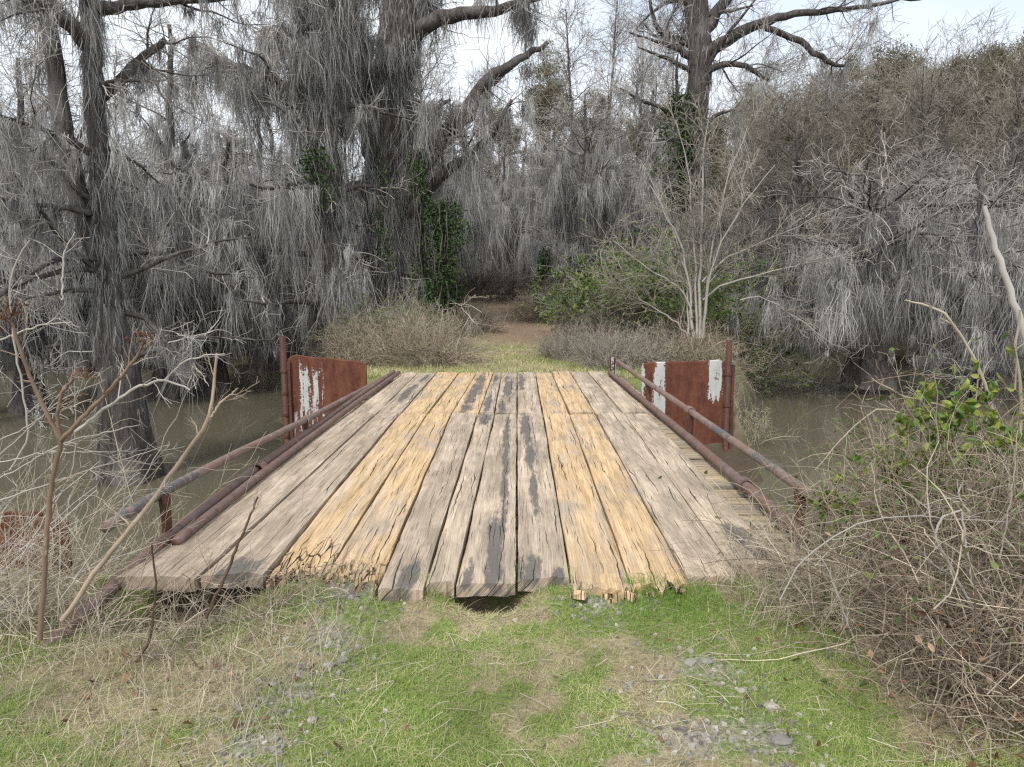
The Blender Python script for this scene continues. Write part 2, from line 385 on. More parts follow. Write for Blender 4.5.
sd = Vector((math.sin(SUN_AZ) * math.cos(SUN_EL), math.cos(SUN_AZ) * math.cos(SUN_EL), math.sin(SUN_EL)))
so.rotation_euler = sd.to_track_quat('Z', 'Y').to_euler()
cam = bpy.data.cameras.new('camera'); co = link('camera', cam, None, (0, 0, CAMZ)); SC.camera = co
cam.sensor_width = 36; cam.sensor_fit = 'HORIZONTAL'; cam.lens = F / 1024 * 36; cam.shift_x = -(CX - 512) / 1024; cam.clip_end = 600; cam.clip_start = .05
co.rotation_euler = (math.pi / 2 - PITCH, 0, 0)
SC.view_settings.view_transform = 'Standard'; SC.view_settings.look = 'None'; SC.view_settings.exposure = EXPOSURE if 'EXPOSURE' in globals() else 0.0; SC.view_settings.gamma = 1
SC.render.engine = 'CYCLES'; SC.cycles.max_bounces = 5; SC.cycles.diffuse_bounces = 2; SC.cycles.glossy_bounces = 2; SC.cycles.transmission_bounces = 2
SC.cycles.use_denoising = False; SC.cycles.use_adaptive_sampling = True; SC.cycles.adaptive_threshold = .012; SC.cycles.caustics_reflective = False; SC.cycles.caustics_refractive = False
SC.cycles.filter_width = 1.3

# ------------------------------------------------------------------ terrain
GRAV = [(pz(330, 640, -.15), .22, .25), (pz(290, 700, -.15), .18, .2), (pz(255, 750, -.15), .2, .2), (pz(350, 610, -.15), .2, .12), (pz(705, 675, -.15), .3, .18), (pz(690, 745, -.15), .3, .2), (pz(760, 740, -.15), .22, .2), (pz(600, 620, -.15), .18, .1)]
def gravel(x, y):
    a = 0
    for c, rx, ry in GRAV: a = np.maximum(a, np.exp(-((x - c[0]) / rx) ** 2 - ((y - c[1]) / ry) ** 2))
    return a
HOLES = [(pz(490, 606, -.15), .16, .13, .32), (pz(165, 600, -.15), .5, .25, .38)]
def tz(x, y):
    xn = x + .15
    zn = -.13 + .05 * (fbm(x * 1.5, y * 1.5, 3) - .5) - 1.95 * np.maximum(sst(4.0, 6.2, y), sst(2.7, 5.6, np.abs(xn)) * (.85 + .3 * fbm(x * .6, y * .6, 9)))
    zn = zn + .10 * sst(3.3, 3.75, y) * sst(4.4, 4.0, y) * sst(1.9, 1.1, np.abs(xn))
    for c, rx, ry, d in HOLES: zn = zn - d * np.exp(-((x - c[0]) / rx) ** 2 - ((y - c[1]) / ry) ** 2)
    hw = 2.5 + 1.6 * sst(13, 18, y) + .04 * np.maximum(y - 12, 0) + 1.2 * (fbm(y * .15, x * 0 + 2, 5) - .5)
    hw2 = hw + .6
    zf = -.1 + .06 * (fbm(x * .8, y * .8, 21) - .5) + .75 * sst(19, 38, y) - 2.1 * np.maximum(1 - sst(10.6, 12.5, y), np.where(x < 0, sst(hw, hw + 1.0 + 1.2 * sst(14, 20, y), -x), sst(hw2, hw2 + 1.0 + 1.2 * sst(14, 20, y), x)))
    zb = -2.1 + 2.6 * sst(66, 84, y + 8 * (fbm(x * .05, y * .05, 8) - .5))
    return np.maximum(np.maximum(zn, zf), zb)
def greenmask(x, y):
    n = fbm(x * 2.2, y * 2.2, 31); f = fbm(x * 8, y * 8, 32)
    g = (n - .5) * 2.0 + (f - .5) * 1.6 + .58
    c = pz(650, 612, -.13); g = g + 1.1 * np.exp(-((x - c[0]) / .42) ** 2 - ((y - c[1]) / .22) ** 2)
    c = pz(450, 680, -.13); g = g + .38 * np.exp(-((x - c[0]) / .5) ** 2 - ((y - c[1]) / .5) ** 2)
    c = pz(640, 665, -.13); g = g - .55 * np.exp(-((x - c[0]) / .22) ** 2 - ((y - c[1]) / .2) ** 2)
    c = pz(870, 700, -.13); g = g + .5 * np.exp(-((x - c[0]) / .3) ** 2 - ((y - c[1]) / .3) ** 2)
    c = pz(800, 720, -.13); g = g + .5 * np.exp(-((x - c[0]) / .3) ** 2 - ((y - c[1]) / .3) ** 2)
    g = g - .08 * sst(-.9, -1.6, x) * (y < 6)
    return np.clip(g, 0, 1)
xs = np.concatenate([-np.geomspace(160, 4.05, 50), np.arange(-4, 4.01, .05), np.geomspace(4.05, 160, 50)])
ys = np.concatenate([np.linspace(-25, 1, 12), np.arange(1.2, 14, .055), np.geomspace(14.06, 220, 90)])
X, Y = np.meshgrid(xs, ys); Z = tz(X, Y)
gm = np.where(Y < 8, greenmask(X, Y), np.clip(.3 + 1.3 * (fbm(X * .9, Y * .9, 41) - .45) - .5 * sst(17, 26, Y), 0, 1))
idx = np.arange(X.size).reshape(X.shape)
q = np.stack([idx[:-1, :-1], idx[:-1, 1:], idx[1:, 1:], idx[1:, :-1]], -1).reshape(-1, 4)
mud = sst(-.45, -1.2, Z)
dirt = np.where(Y > 14, sst(16.8, 21, Y) * np.exp(-((X - .2) / 1.25) ** 2), 0)
mb = MB(); mb.add(np.stack([X, Y, Z], -1), q, gm.ravel(), gravel=(.62 * gravel(X, Y) * (Y < 6)).ravel(), mud=mud.ravel(), dirt=dirt.ravel())
tag(mb.build('ground', M['ground'], smooth=True), kind='structure')
wb = MB(); wb.add([(-200, -40, WATER), (200, -40, WATER), (200, 230, WATER), (-200, 230, WATER)], [[0, 1, 2, 3]])
tag(wb.build('water', M['water']), kind='structure')

# ------------------------------------------------------------------ bridge
bridge = thing('timber_bridge', 'weathered plank bridge with low rusty pipe rails leading to the wooded path', 'bridge')
NE = [121, 187, 253, 315, 375, 423, 453, 514, 571, 632, 692, 738, 0]
near_x = np.array([-2.14, -1.70, -1.35, -1.03, -.72, -.476, -.322, 0, .28, .593, .9, 1.18, 1.5])
mid_x = np.array([-1.99, -1.66, -1.37, -1.05, -.77, -.455, -.265, 0, .303, .617, .92, 1.25, 1.56])
far_x = np.array([-1.9, -1.67, -1.35, -.98, -.675, -.4, -.25, 0, .31, .585, .9, 1.2, 1.47])
end_y = [580, 577, 572, 580, 592, 586, 585, 582, 589, 586, 580, 566]
JY = float(pz(516, 413)[1]); FY = float(pz(516, 372)[1])
near_m = ['wgrey', 'wgrey', 'worange', 'worange', 'wgrey', 'wtan', 'wtan', 'wtan', 'worange', 'worange', 'wtan', 'wtan']
far_m = ['wtan', 'wgrey', 'worange', 'worange', 'worange', 'wgrey', 'wgrey', 'wgrey', 'worange', 'worange', 'wtan', 'wtan']
TARS = {(0, 6): [(.62, .0, .16, .22), (.58, .13, .2, .18), (.70, .3, .13, .3), (.66, .55, .13, .36), (.6, .78, .14, .28), (.2, .02, .15, .05)],
        (0, 7): [(.42, .36, .13, .24), (.42, .6, .2, .2), (.3, .85, .26, .18), (.25, .02, .35, .05), (.8, .0, .2, .03)],
        (0, 5): [(.5, .93, .5, .10)], (0, 11): [(.6, .1, .3, .06), (.7, .03, .3, .05)], (0, 4): [(.6, .04, .3, .05)],
        (1, 4): [(.45, .5, .34, .7)], (1, 5): [(.4, .2, .4, .25), (.5, .8, .3, .2)], (1, 6): [(.5, .55, .4, .4), (.3, .1, .3, .15)], (1, 7): [(.2, .7, .2, .3)], (1, 1): [(.5, .4, .3, .3), (.7, .8, .2, .2)], (0, 1): [(.5, .0, .5, .06)]}
ROT = {(0, 2): .32, (0, 3): .22, (0, 8): .12, (0, 9): .12}
TH = .075
def plank(row, i):
    xa = (near_x if row == 0 else mid_x); xb = (mid_x if row == 0 else far_x)
    ya = float(pz(516, end_y[i] - 3)[1]) if row == 0 else JY + .012 + rng.uniform(0, .02)
    yb = JY - .012 - rng.uniform(0, .02) if row == 0 else FY + rng.uniform(-.15, .1)
    gap = rng.uniform(.006, .013)
    nx, ny = 15, int((yb - ya) / .035)
    u = np.linspace(0, 1, nx); v = np.linspace(0, 1, ny); U, V = np.meshgrid(u, v)
    x0 = xa[i] + gap + (xb[i] - xa[i]) * V; x1 = xa[i + 1] - gap + (xb[i + 1] - xa[i + 1]) * V
    s = 1000 + row * 50 + i
    x0 = x0 + .010 * (fbm(V * 7, V * 0 + .3, s, 4) - .5) * 2; x1 = x1 + .010 * (fbm(V * 7, V * 0 + 5.3, s + 9, 4) - .5) * 2
    Xp = x0 + (x1 - x0) * U
    rot = ROT.get((row, i), 0.0)
    jag = (fbm(u * 6, u * 0 + i, s + 3, 3) - .5) * (.05 + .35 * (rot > .2) + .16 * (0 < rot < .2))
    e = np.clip(1 - V / .08, 0, 1)
    Yp = ya + (yb - ya) * V + e * jag[None] * (1 if row == 0 else .15)
    h = .006 * (fbm(Xp * 30, Yp * 1.3, s, 3) - .5) + .012 * (fbm(Xp * 4, Yp * .8, s + 5, 3) - .5)
    crown = -.010 * (np.abs(U * 2 - 1) ** 6)
    R = np.clip(rot * 1.8 * np.exp(-(V / (.10 if rot > .2 else .05)) ** 2) * 1.5, 0, 1) if rot else 0 * V
    blocks = vnoise(Xp * 22, Yp * 14, s + 8); h = h - R * .07 * np.round(blocks * 3) / 3 * (.4 + .6 * np.exp(-(V / .04) ** 2))
    lift = rng.uniform(-.008, .008); tilt = rng.normal(0, .004)
    Zp = h + crown + lift + tilt * (U - .5) * 2
    top = np.stack([Xp, Yp, Zp], -1)
    tar = 0 * V
    for (a, b_, ra, rb) in TARS.get((row, i), []): tar = np.maximum(tar, np.exp(-((U - a) / ra) ** 2 - ((V - b_) / rb) ** 2))
    uo = np.array([rng.uniform(0, 50), rng.uniform(0, 50)])
    uv = np.stack([Xp - xa[i], Yp], -1).reshape(-1, 2) + uo
    mb = MB(); idx = np.arange(nx * ny).reshape(ny, nx)
    q = np.stack([idx[:-1, :-1], idx[:-1, 1:], idx[1:, 1:], idx[1:, :-1]], -1).reshape(-1, 4)
    rim = np.concatenate([idx[0, :], idx[1:, -1], idx[-1, -2::-1], idx[-2:0:-1, 0]])
    low = top.reshape(-1, 3)[rim].copy(); low[:, 2] = -TH + rng.uniform(-.004, .004)
    nn = len(rim); li = np.arange(nn) + nx * ny; r2 = np.roll(rim, -1); l2 = np.roll(li, -1)
    q2 = np.stack([rim, li, l2, r2], -1)
    bot = np.array([[li[0], li[nn - ny + 1] if False else li[nx + ny - 2], li[nx - 1], li[nx - 1]]])
    Vv = np.concatenate([top.reshape(-1, 3), low]); uvl = uv[rim] + np.array([.06, 0.05])
    mb.add(Vv, np.concatenate([q, q2]), .5, np.concatenate([uv, uvl]), tar=np.concatenate([tar.ravel(), np.full(nn, .62)]), rot=np.concatenate([(R + .0 * V).ravel(), np.zeros(nn)]))
    o = mb.build('plank', M[(near_m if row == 0 else far_m)[i]], bridge, smooth=False)
    if rot:
        # crumbling blocks of rotten wood at the end
        k = int(26 if rot > .2 else 12); cb_ = MB()
        for _ in range(k):
            c = np.array([xa[i] + gap + rng.uniform(.02, .98) * (xa[i + 1] - xa[i] - 2 * gap), ya + rng.uniform(-.06, .05 if rot < .2 else .16), -.05 + rng.uniform(-.02, .035)])
            chunk(cb_, c, np.array([rng.uniform(.008, .02), rng.uniform(.012, .035), rng.uniform(.008, .018)]), rng.uniform(0, 6.3), uo)
        cb_.build('rotten_end', M['worange'], o)
    return o
def chunk(mb, c, s, rz, uo=(0, 0)):
    P = np.array([[-1, -1, -1], [1, -1, -1], [1, 1, -1], [-1, 1, -1], [-1, -1, 1], [1, -1, 1], [1, 1, 1], [-1, 1, 1]], float) + rng.normal(0, .22, (8, 3))
    P[4:, :2] *= .8; P = P * s; cr, sr = math.cos(rz), math.sin(rz)
    P = np.stack([P[:, 0] * cr - P[:, 1] * sr, P[:, 0] * sr + P[:, 1] * cr, P[:, 2]], 1) + c
    mb.add(P, [[0, 3, 2, 1], [4, 5, 6, 7], [0, 1, 5, 4], [1, 2, 6, 5], [2, 3, 7, 6], [3, 0, 4, 7]], rng.uniform(0, 1), P[:, :2] + np.asarray(uo), tar=0., rot=.6)
PL = {}
for row in (0, 1):
    for i in range(12): PL[row, i] = plank(row, i)
for k in ((0, 2), (0, 3), (0, 8), (0, 9)): PL[k]['label'] = 'orange plank crumbling at its near end'
for k in ((0, 6), (0, 7)): PL[k]['label'] = 'pale centre plank streaked with dark tar'
PL[1, 4]['label'] = 'far plank blackened by tar'
def box(mb, x0, x1, y0, y1, z0, z1, uo=None, j=.0, **at):
    P = np.array([[x0, y0, z0], [x1, y0, z0], [x1, y1, z0], [x0, y1, z0], [x0, y0, z1], [x1, y0, z1], [x1, y1, z1], [x0, y1, z1]], float)
    if j: P += rng.normal(0, j, P.shape)
    uo = rng.uniform(0, 50, 2) if uo is None else uo
    uv = np.stack([P[:, 1] + P[:, 2] * .7, P[:, 0]], 1) + uo
    mb.add(P, [[0, 3, 2, 1], [4, 5, 6, 7], [0, 1, 5, 4], [1, 2, 6, 5], [2, 3, 7, 6], [3, 0, 4, 7]], .5, uv, **at)
    return mb
y = 4.1; k = 0
while y < FY - .1:
    d = rng.uniform(.17, .23)
    mb = MB(); box(mb, -2.16 + rng.uniform(-.02, .02), 1.80 + rng.uniform(-.04, .04), y, y + d, -TH - .13, -TH - .006 + rng.uniform(-.012, 0), j=.004, tar=0., rot=.0)
    mb.build('cross_tie', M['wtie'], bridge); y += d + rng.uniform(.015, .05); k += 1
mb = MB(); box(mb, -2.0, 1.6, 3.94, 4.07, -.34, -TH - .01, j=.006, tar=0., rot=0.); mb.build('end_sill', M['wdark'], bridge)
for x in (-1.6, -.1, 1.35):
    mb = MB(); box(mb, x - .12, x + .12, 4.08, 12.5, -.26, -.235, paint=0.); box(mb, x - .02, x + .02, 4.08, 12.5, -.56, -.262, paint=0.); box(mb, x - .12, x + .12, 4.08, 12.5, -.585, -.562, paint=0.)
    mb.build('girder', M['girder'], bridge)
for x in (-1.7, 1.4):
    mb = MB(); tubes(mb, np.array([[[x, 8.0, -2.6], [x, 8.0, -.6]]]), np.full((1, 2), .14), 14); mb.attr['paint'] = [np.zeros(mb.n)]; mb.build('pile', M['girder'], bridge, smooth=True)
def pipe(pts, r, mat, parent, name, n=60, paint=0., dents=.006):
    P, R = resample(pts, [r] * len(pts), n); P = P + dents * np.stack([fbm(P[:, 1] * .8, P[:, 1] * 0 + s_, 70 + s_) - .5 for s_ in (1, 2, 3)], 1) * 2
    # closed ends
    P = np.concatenate([P[:1], P, P[-1:]]); R = np.concatenate([[r * .02], np.full(n, r), [r * .02]])
    T = P[2] - P[1]; P[0] -= nrm(T) * .0005; P[-1] += nrm(P[-2] - P[-3]) * .0005
    mb = MB(); tubes(mb, P[None], R[None], 14); v = mb.v[0]
    pa = paint(v) if callable(paint) else np.full(len(v), paint); mb.attr['paint'] = [pa]
    return mb.build(name, mat, parent, smooth=True)
XL, XR = -2.12, 1.76
up_l = [(-2.08, 12.1, .0), (-2.1, 11.3, .02), (XL, 7.3, .16), (XL - .02, 5.4, .25), (XL - .03, 4.2, .29), (XL - .05, 3.75, .27)]
rl = pipe([np.array(p) for p in up_l], .031, M['pipegrey'], bridge, 'guard_rail', paint=lambda v: .75 * np.exp(-((v[:, 1] - 4.35) / .5) ** 2))
up_r = [pY(617, 361, 12.3), pY(640, 377, 10.3), pY(700, 418, 7.1), pY(760, 459, 5.45), pY(815, 497, 4.34), pY(828, 506, 4.15)]
rr_ = pipe(up_r, .033, M['pipegrey'], bridge, 'guard_rail', paint=lambda v: .8 * np.exp(-((v[:, 1] - 6.4) / .25) ** 2) + .7 * np.exp(-((v[:, 1] - 5.3) / .3) ** 2))
lo_l = [(-2.02, 12.0, .04), (-2.07, 9.5, .045), (-2.1, 6, .045), (-2.1, 4.2, .03), (-2.16, 3.55, -.08), (-2.22, 3.25, -.17)]
kl = pipe([np.array(p) for p in lo_l], .038, M['pipe'], bridge, 'kerb_pipe')
pipe([np.array((x + .085, y_, z - .005)) for x, y_, z in lo_l[:4]], .032, M['pipe'], bridge, 'kerb_pipe')
lo_r = [pY(610, 373, 12.2), pY(640, 398, 9.9), pY(700, 447, 6.9), pY(760, 498, 5.15), pY(806, 537, 4.3)]
kr = pipe(lo_r, .042, M['pipe'], bridge, 'kerb_pipe')
def ring(p, d, r, w, mat, parent, name):
    p = np.asarray(p, float); d = nrm(np.asarray(d, float))
    P = np.stack([p - d * w, p - d * w * .98, p + d * w * .98, p + d * w]); mb = MB(); tubes(mb, P[None], np.array([[r * .8, r, r, r * .8]]), 14); mb.attr['paint'] = [np.zeros(mb.n)]
    return mb.build(name, mat, parent)
ring((-2.075, 5.8, .045), (.02, 1, 0), .056, .05, M['pipe'], kl, 'coupling')
ring(pY(745, 485, 5.5), lo_r[3] - lo_r[2], .058, .05, M['pipe'], kr, 'coupling')
ring((XL, 7.3, .155), (0, 1, -.03), .047, .06, M['pipegrey'], rl, 'coupling')
ring(pY(690, 411, 7.5), up_r[2] - up_r[1], .048, .06, M['pipegrey'], rr_, 'coupling')
def bracket(par, a, b, w=.035):
    a, b = np.asarray(a, float), np.asarray(b, float)
    P = np.stack([a, a * .5 + b * .5 + np.array([.01, 0, 0]), b]); mb = MB(); tubes(mb, P[None], np.array([[w, w * .8, w]]), 6); mb.attr['paint'] = [np.full(mb.n, .0)]
    mb.build('bracket', M['girder'], par)
for yy in (4.3, 7.25, 10.0):
    zt = np.interp(yy, [4.2, 5.4, 7.3, 11.3], [.29, .25, .16, .02]); bracket(rl, (XL, yy, zt), (XL - .01, yy, -.12))
for px_, py_, yy in ((648, 384, 9.8), (690, 412, 7.45), (800, 487, 4.6)):
    a = pY(px_, py_, yy); bracket(rr_, a, (a[0] + .0, a[1], -.12), .04)
a = pY(613, 360, 12.35); mb = MB(); tubes(mb, np.array([[a + [0, 0, .04], a - [0, 0, .35]]]), np.full((1, 2), .055), 12); mb.attr['paint'] = [np.full(mb.n, .4)]; mb.build('rail_post', M['girder'], bridge)

# ------------------------------------------------------------------ rusty steel panels
def panel(x0, x1, Y, ztop, zbot, label, paints, post_x, post_top, slope=0., dY=0.):
    t = thing('steel_panel', label, 'metal panel', (post_x, Y, zbot), 'rusty steel panels flanking the bridge'); org = (post_x, Y, zbot)
    nx, nz = 70, 70; u = np.linspace(0, 1, nx); v = np.linspace(0, 1, nz); U, V = np.meshgrid(u, v)
    Xp = x0 + (x1 - x0) * U; topz = ztop + slope * (U - .5) + .03 * (fbm(U * 3, U * 0, 91) - .5) - .09 * np.exp(-(U / .06) ** 2)
    Zp = zbot + (topz - zbot) * V; Yp = Y + dY * U + .08 * (fbm(U * 4, V * 2, 92) - .5) + .006 * np.sin(U * 22)
    pa = 0 * U
    for (a, b, ra, rb, s) in paints: pa = np.maximum(pa, s * sst(ra * 1.35, ra * .5, np.abs(U - a)) * sst(rb * 1.25, rb * .6, np.abs(V - b)))
    mb = MB(); idx = np.arange(nx * nz).reshape(nz, nx)
    f = np.stack([Xp, Yp, Zp], -1).reshape(-1, 3); bk = f + [0, .014, 0]
    q = np.stack([idx[:-1, :-1], idx[:-1, 1:], idx[1:, 1:], idx[1:, :-1]], -1).reshape(-1, 4)
    rim = np.concatenate([idx[0, :], idx[1:, -1], idx[-1, -2::-1], idx[-2:0:-1, 0]]); r2 = np.roll(rim, -1); o_ = nx * nz
    mb.add(np.concatenate([f, bk]), np.concatenate([q, q[:, ::-1] + o_, np.stack([rim, rim + o_, r2 + o_, r2], -1)]), .5, paint=np.concatenate([pa.ravel(), pa.ravel()]))
    mb.build('plate', M['rust'], t, org, smooth=True)
    mb = MB(); r = .05
    tubes(mb, np.array([[[post_x, Y - .03, zbot - 1.2], [post_x, Y - .03, post_top], [post_x, Y - .03, post_top + .001]]]), np.array([[r, r, .002]]), 12)
    mb.attr['paint'] = [np.zeros(mb.n)]; po = mb.build('post', M['girder'], t, org, smooth=True)
    mb = MB(); box(mb, post_x + .055, post_x + .10, Y - .045, Y - .015, zbot - .05, ztop - .05, paint=0.)
    mb.build('edge_angle', M['girder'], t, org)
    for z in np.linspace(zbot + .2, ztop - .2, 4):
        ring((post_x, Y - .03, z), (0, 0, 1), .062, .022, M['girder'], po, 'clamp').location = (-org[0], -org[1], -org[2])
    return t
PYL = 11.6
a = pY(287, 356, PYL); b = pY(369, 448, PYL); c = pY(283, 336, PYL)
panel(a[0], b[0], PYL, a[2] - .03, b[2], 'rusty panel left of the bridge with a peeling white streak', [(.28, .5, .15, .42, .62), (.85, .3, .1, .2, .3), (.5, .2, .5, .2, .35)], c[0], c[2], -.13)
mb = None
a = pY(642, 361, PYL); b = pY(728, 478, PYL); c = pY(729, 340, PYL)
panel(b[0] - .05, a[0], PYL, a[2], b[2], 'rusty panel right of the bridge with pale blue and cream paint stripes', [(.79, .7, .07, .5, .85), (.16, .84, .085, .2, .95), (1.0, .6, .05, .4, .7), (.6, .2, .3, .1, .3)], c[0], c[2], -.05)
PYN = 4.5
a = pY(0, 512, PYN); b = pY(48, 588, PYN)
panel(a[0] - .2, b[0], PYN, a[2], b[2], 'dark red rusty panel half hidden in brush at left of the near bank', [(1.1, .3, .15, .3, .9)], b[0] + .08, a[2] - .05)
# ------------------------------------------------------------------ trees
def cat_levels(*L):
    return L
def trunk_part(mb, P, R, butt=0., k=16, tone=.5):
    """tapered trunk with fluted buttress at its foot"""
    n = len(P); T = np.gradient(P, axis=0); T = nrm(T); A = nrm(np.cross(T, [0, 1, .01])); B = np.cross(T, A)
    ang = np.arange(k) * 2 * math.pi / k; s0 = rng.uniform(0, 9)
    hgt = np.linalg.norm(P - P[0], axis=1)[:, None]
    flare = 1 + butt * np.exp(-hgt / 1.1) * (1 + .45 * np.sin(ang * 5 + s0)[None]) + .10 * np.sin(ang * 3 + hgt * 1.3 + s0)
    r = R[:, None] * flare * (1 + .16 * (vnoise(ang[None] * 2 + 0 * hgt, hgt * 2.2, 3) - .5))
    V = P[:, None] + r[..., None] * (A[:, None] * np.cos(ang)[None, :, None] + B[:, None] * np.sin(ang)[None, :, None])
    idx = np.arange(n * k).reshape(n, k); nx = np.roll(idx, -1, 1)
    q = np.stack([idx[:-1], nx[:-1], nx[1:], idx[1:]], -1).reshape(-1, 4)
    mb.add(V.reshape(-1, 3), q, tone); return mb
def stripes(P, R, k, off=1.0):
    """anchor points on the skin of limbs P(m,n,3)"""
    m, n, _ = P.shape; a = rng.integers(0, m, k); f = rng.uniform(0, n - 1.001, k); i = f.astype(int); w = (f - i)[:, None]
    p = P[a, i] * (1 - w) + P[a, i + 1] * w; r = R[a, i] * off
    th = rng.uniform(0, 6.283, k)
    return p + np.stack([np.cos(th) * r, np.sin(th) * r, 0 * r], 1)
def make_tree(name, base, trunk, limbs=[], nb=26, L=3.2, t0=.2, ang=70, up=.0, grav=-.03, twn=9, tw2=6, tL=1.1, t2L=.5, moss_n=1500, ms=5, mL=.7, mW=.03, trunk_moss=500, butt=1., label=None, group=None, mats=('bark', 'twig', 'moss'), rtw=.012, zfloor=None, cat='tree', bt1=.97, mspread=.09, rr=.3, Lt=.55, mtwig=.5, brmax=.12, mtop=None, tgrav=.0):
    """base: world position; trunk: (P,R) ; limbs: list of (P,R), all in world coordinates"""
    t = thing(name, label, cat, base, group)
    TP, TR = trunk
    mb = MB(); trunk_part(mb, TP, TR, butt, 18, rng.uniform(.3, .7)); mb.build('trunk', M[mats[0]], t, base, smooth=True)
    mb = MB()
    for P, R in limbs: tubes(mb, P[None], R[None], 9, .5)
    P1, R1 = grow(TP[None], TR[None], nb, t0, bt1, L, ang, up, .16, 9, rr, .22, grav, Lt, rmax=brmax)
    tubes(mb, P1, R1, 5, rng.uniform(.2, .8, len(P1)))
    lp = [resample(P, R, 9) for P, R in limbs]
    if lp:
        LP = np.stack([x[0] for x in lp]); LR = np.stack([x[1] for x in lp])
        P1b, R1b = grow(LP, LR, max(3, nb // 4), .25, 1, L * .6, 55, .1, .2, 9, .35, .22, grav, .4)
        tubes(mb, P1b, R1b, 5, .5)
        PA = np.concatenate([P1, P1b, LP]); RA = np.concatenate([R1, R1b, LR])
    else: PA, RA = P1, R1
    mb.build('branches', M[mats[0]], t, base, smooth=True)
    P2, R2 = grow(PA, RA, twn, .12, 1, tL, 50, .05, .22, 6, .5, .35, tgrav, .3, rmax=rtw * 1.5)
    R2 = np.maximum(R2, rtw * .5)
    P3, R3 = grow(P2, R2, tw2, .1, 1, t2L, 48, .05, .25, 4, .6, .5, tgrav, .2, rmax=rtw * .8)
    R3 = np.maximum(R3, rtw * .42)
    mb = MB(); tubes(mb, P2, R2, 3, rng.uniform(0, .8, len(P2))); tubes(mb, P3, R3, 3, rng.uniform(0, .72, len(P3)))
    mb.build('twigs', M[mats[1]], t, base)
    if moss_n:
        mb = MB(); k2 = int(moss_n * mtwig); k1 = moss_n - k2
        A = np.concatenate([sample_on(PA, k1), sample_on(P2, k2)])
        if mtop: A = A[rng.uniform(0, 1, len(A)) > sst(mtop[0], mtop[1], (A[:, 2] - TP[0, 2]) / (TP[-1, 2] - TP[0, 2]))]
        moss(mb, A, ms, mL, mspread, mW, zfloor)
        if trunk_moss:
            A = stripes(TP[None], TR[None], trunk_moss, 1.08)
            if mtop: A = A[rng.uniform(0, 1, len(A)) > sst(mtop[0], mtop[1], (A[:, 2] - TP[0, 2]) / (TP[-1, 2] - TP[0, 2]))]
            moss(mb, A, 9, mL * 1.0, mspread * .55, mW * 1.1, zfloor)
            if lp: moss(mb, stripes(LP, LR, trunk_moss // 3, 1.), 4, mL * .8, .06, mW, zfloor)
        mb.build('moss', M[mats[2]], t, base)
    return t
def straight(base, h, r0, r1, lean=.3, n=22, wob=.03):
    b = np.asarray(base, float); top = b + np.array([rng.normal(0, lean), rng.normal(0, lean), h]); mid = (b + top) / 2 + rng.normal(0, lean * .4, 3) * [1, 1, 0]
    return resample([b, mid, top], [r0, (r0 + r1) * .52, r1], n, wob)

# hero cypress at the left, in the water
Y1 = 11.5
def at(px, Y, z=WATER - .1): return np.array([(px - CX) / F * (Y * cp + (CAMZ - z) * sp), Y, z])
b1 = at(128, Y1)
T = pxpath([(88, -70, 7.4), (92, 40, 8.1), (96, 130, 8.9), (101, 200, 10.4), (108, 280, 12.6), (116, 360, 16.3), (124, 430, 19.2), (128, 486, 22.2)][::-1], Y1, 40, .015)
l1 = pxpath([(103, 270, 11), (84, 215, 10), (68, 150, 9), (55, 70, 8), (44, -20, 7)], Y1, 20, .01)
l2 = pxpath([(92, 52, 8), (72, 28, 6), (45, 8, 4), (20, -8, 3)], Y1, 14, .01, -1)
l3 = pxpath([(95, 10, 7), (130, 4, 5), (175, 1, 4), (235, -4, 3)], Y1, 14, .01, -.5)
l4 = pxpath([(98, 158, 4), (70, 140, 3), (40, 128, 2.5), (12, 119, 1.5)], Y1, 12, .01, -1.5)
l5 = pxpath([(100, 215, 4), (70, 208, 3), (30, 205, 2.5), (0, 198, 1.5)], Y1, 12, .01, -1.2)
l6 = pxpath([(98, 100, 6), (120, 78, 5), (140, 60, 4), (165, 40, 3)], Y1, 12, .01, .8)
make_tree('cypress_tree', b1, T, [l1, l2, l3, l4, l5, l6], nb=17, L=2.6, t0=.22, ang=78, grav=-.02, twn=9, tw2=6, tL=.75, t2L=.35, moss_n=240, ms=40, mL=.42, mW=.008, trunk_moss=480, brmax=.05, butt=.55, rtw=.008, zfloor=WATER, mspread=.06,
          label='nearest moss draped cypress, flared trunk rising from the water at far left')
# hero tree left of the path
Y2 = 22.0
b2 = at(384, Y2, -.3)
T = pxpath([(408, -90, 14.8), (402, -20, 16.3), (397, 50, 17.8), (391, 120, 17.0), (386, 190, 16.3), (384, 260, 17.8), (384, 335, 20.7)][::-1], Y2, 34, .04)
L = [pxpath([(378, 170, 13), (368, 110, 11), (348, 62, 9), (330, 28, 8), (308, -12, 7), (290, -60, 6)], Y2, 24, .03),
     pxpath([(398, 205, 11), (415, 172, 10), (438, 140, 9), (472, 108, 8), (486, 80, 6), (515, 62, 4), (548, 42, 2)], Y2, 28, .03, -1),
     pxpath([(408, 215, 6), (446, 170, 5), (478, 152, 4), (497, 128, 3), (512, 100, 1.5)], Y2, 20, .03, -1.5),
     pxpath([(405, 40, 9), (440, 16, 7), (490, 12, 5), (545, -4, 3)], Y2, 18, .03, -1),
     pxpath([(400, 125, 4), (420, 115, 3), (450, 100, 1.5)], Y2, 10, .02, -1),
     pxpath([(376, 90, 8), (352, 20, 7), (346, -40, 6)], Y2, 14, .03, 1), pxpath([(402, 30, 8), (430, -20, 6), (470, -60, 4)], Y2, 12, .03, 1)]
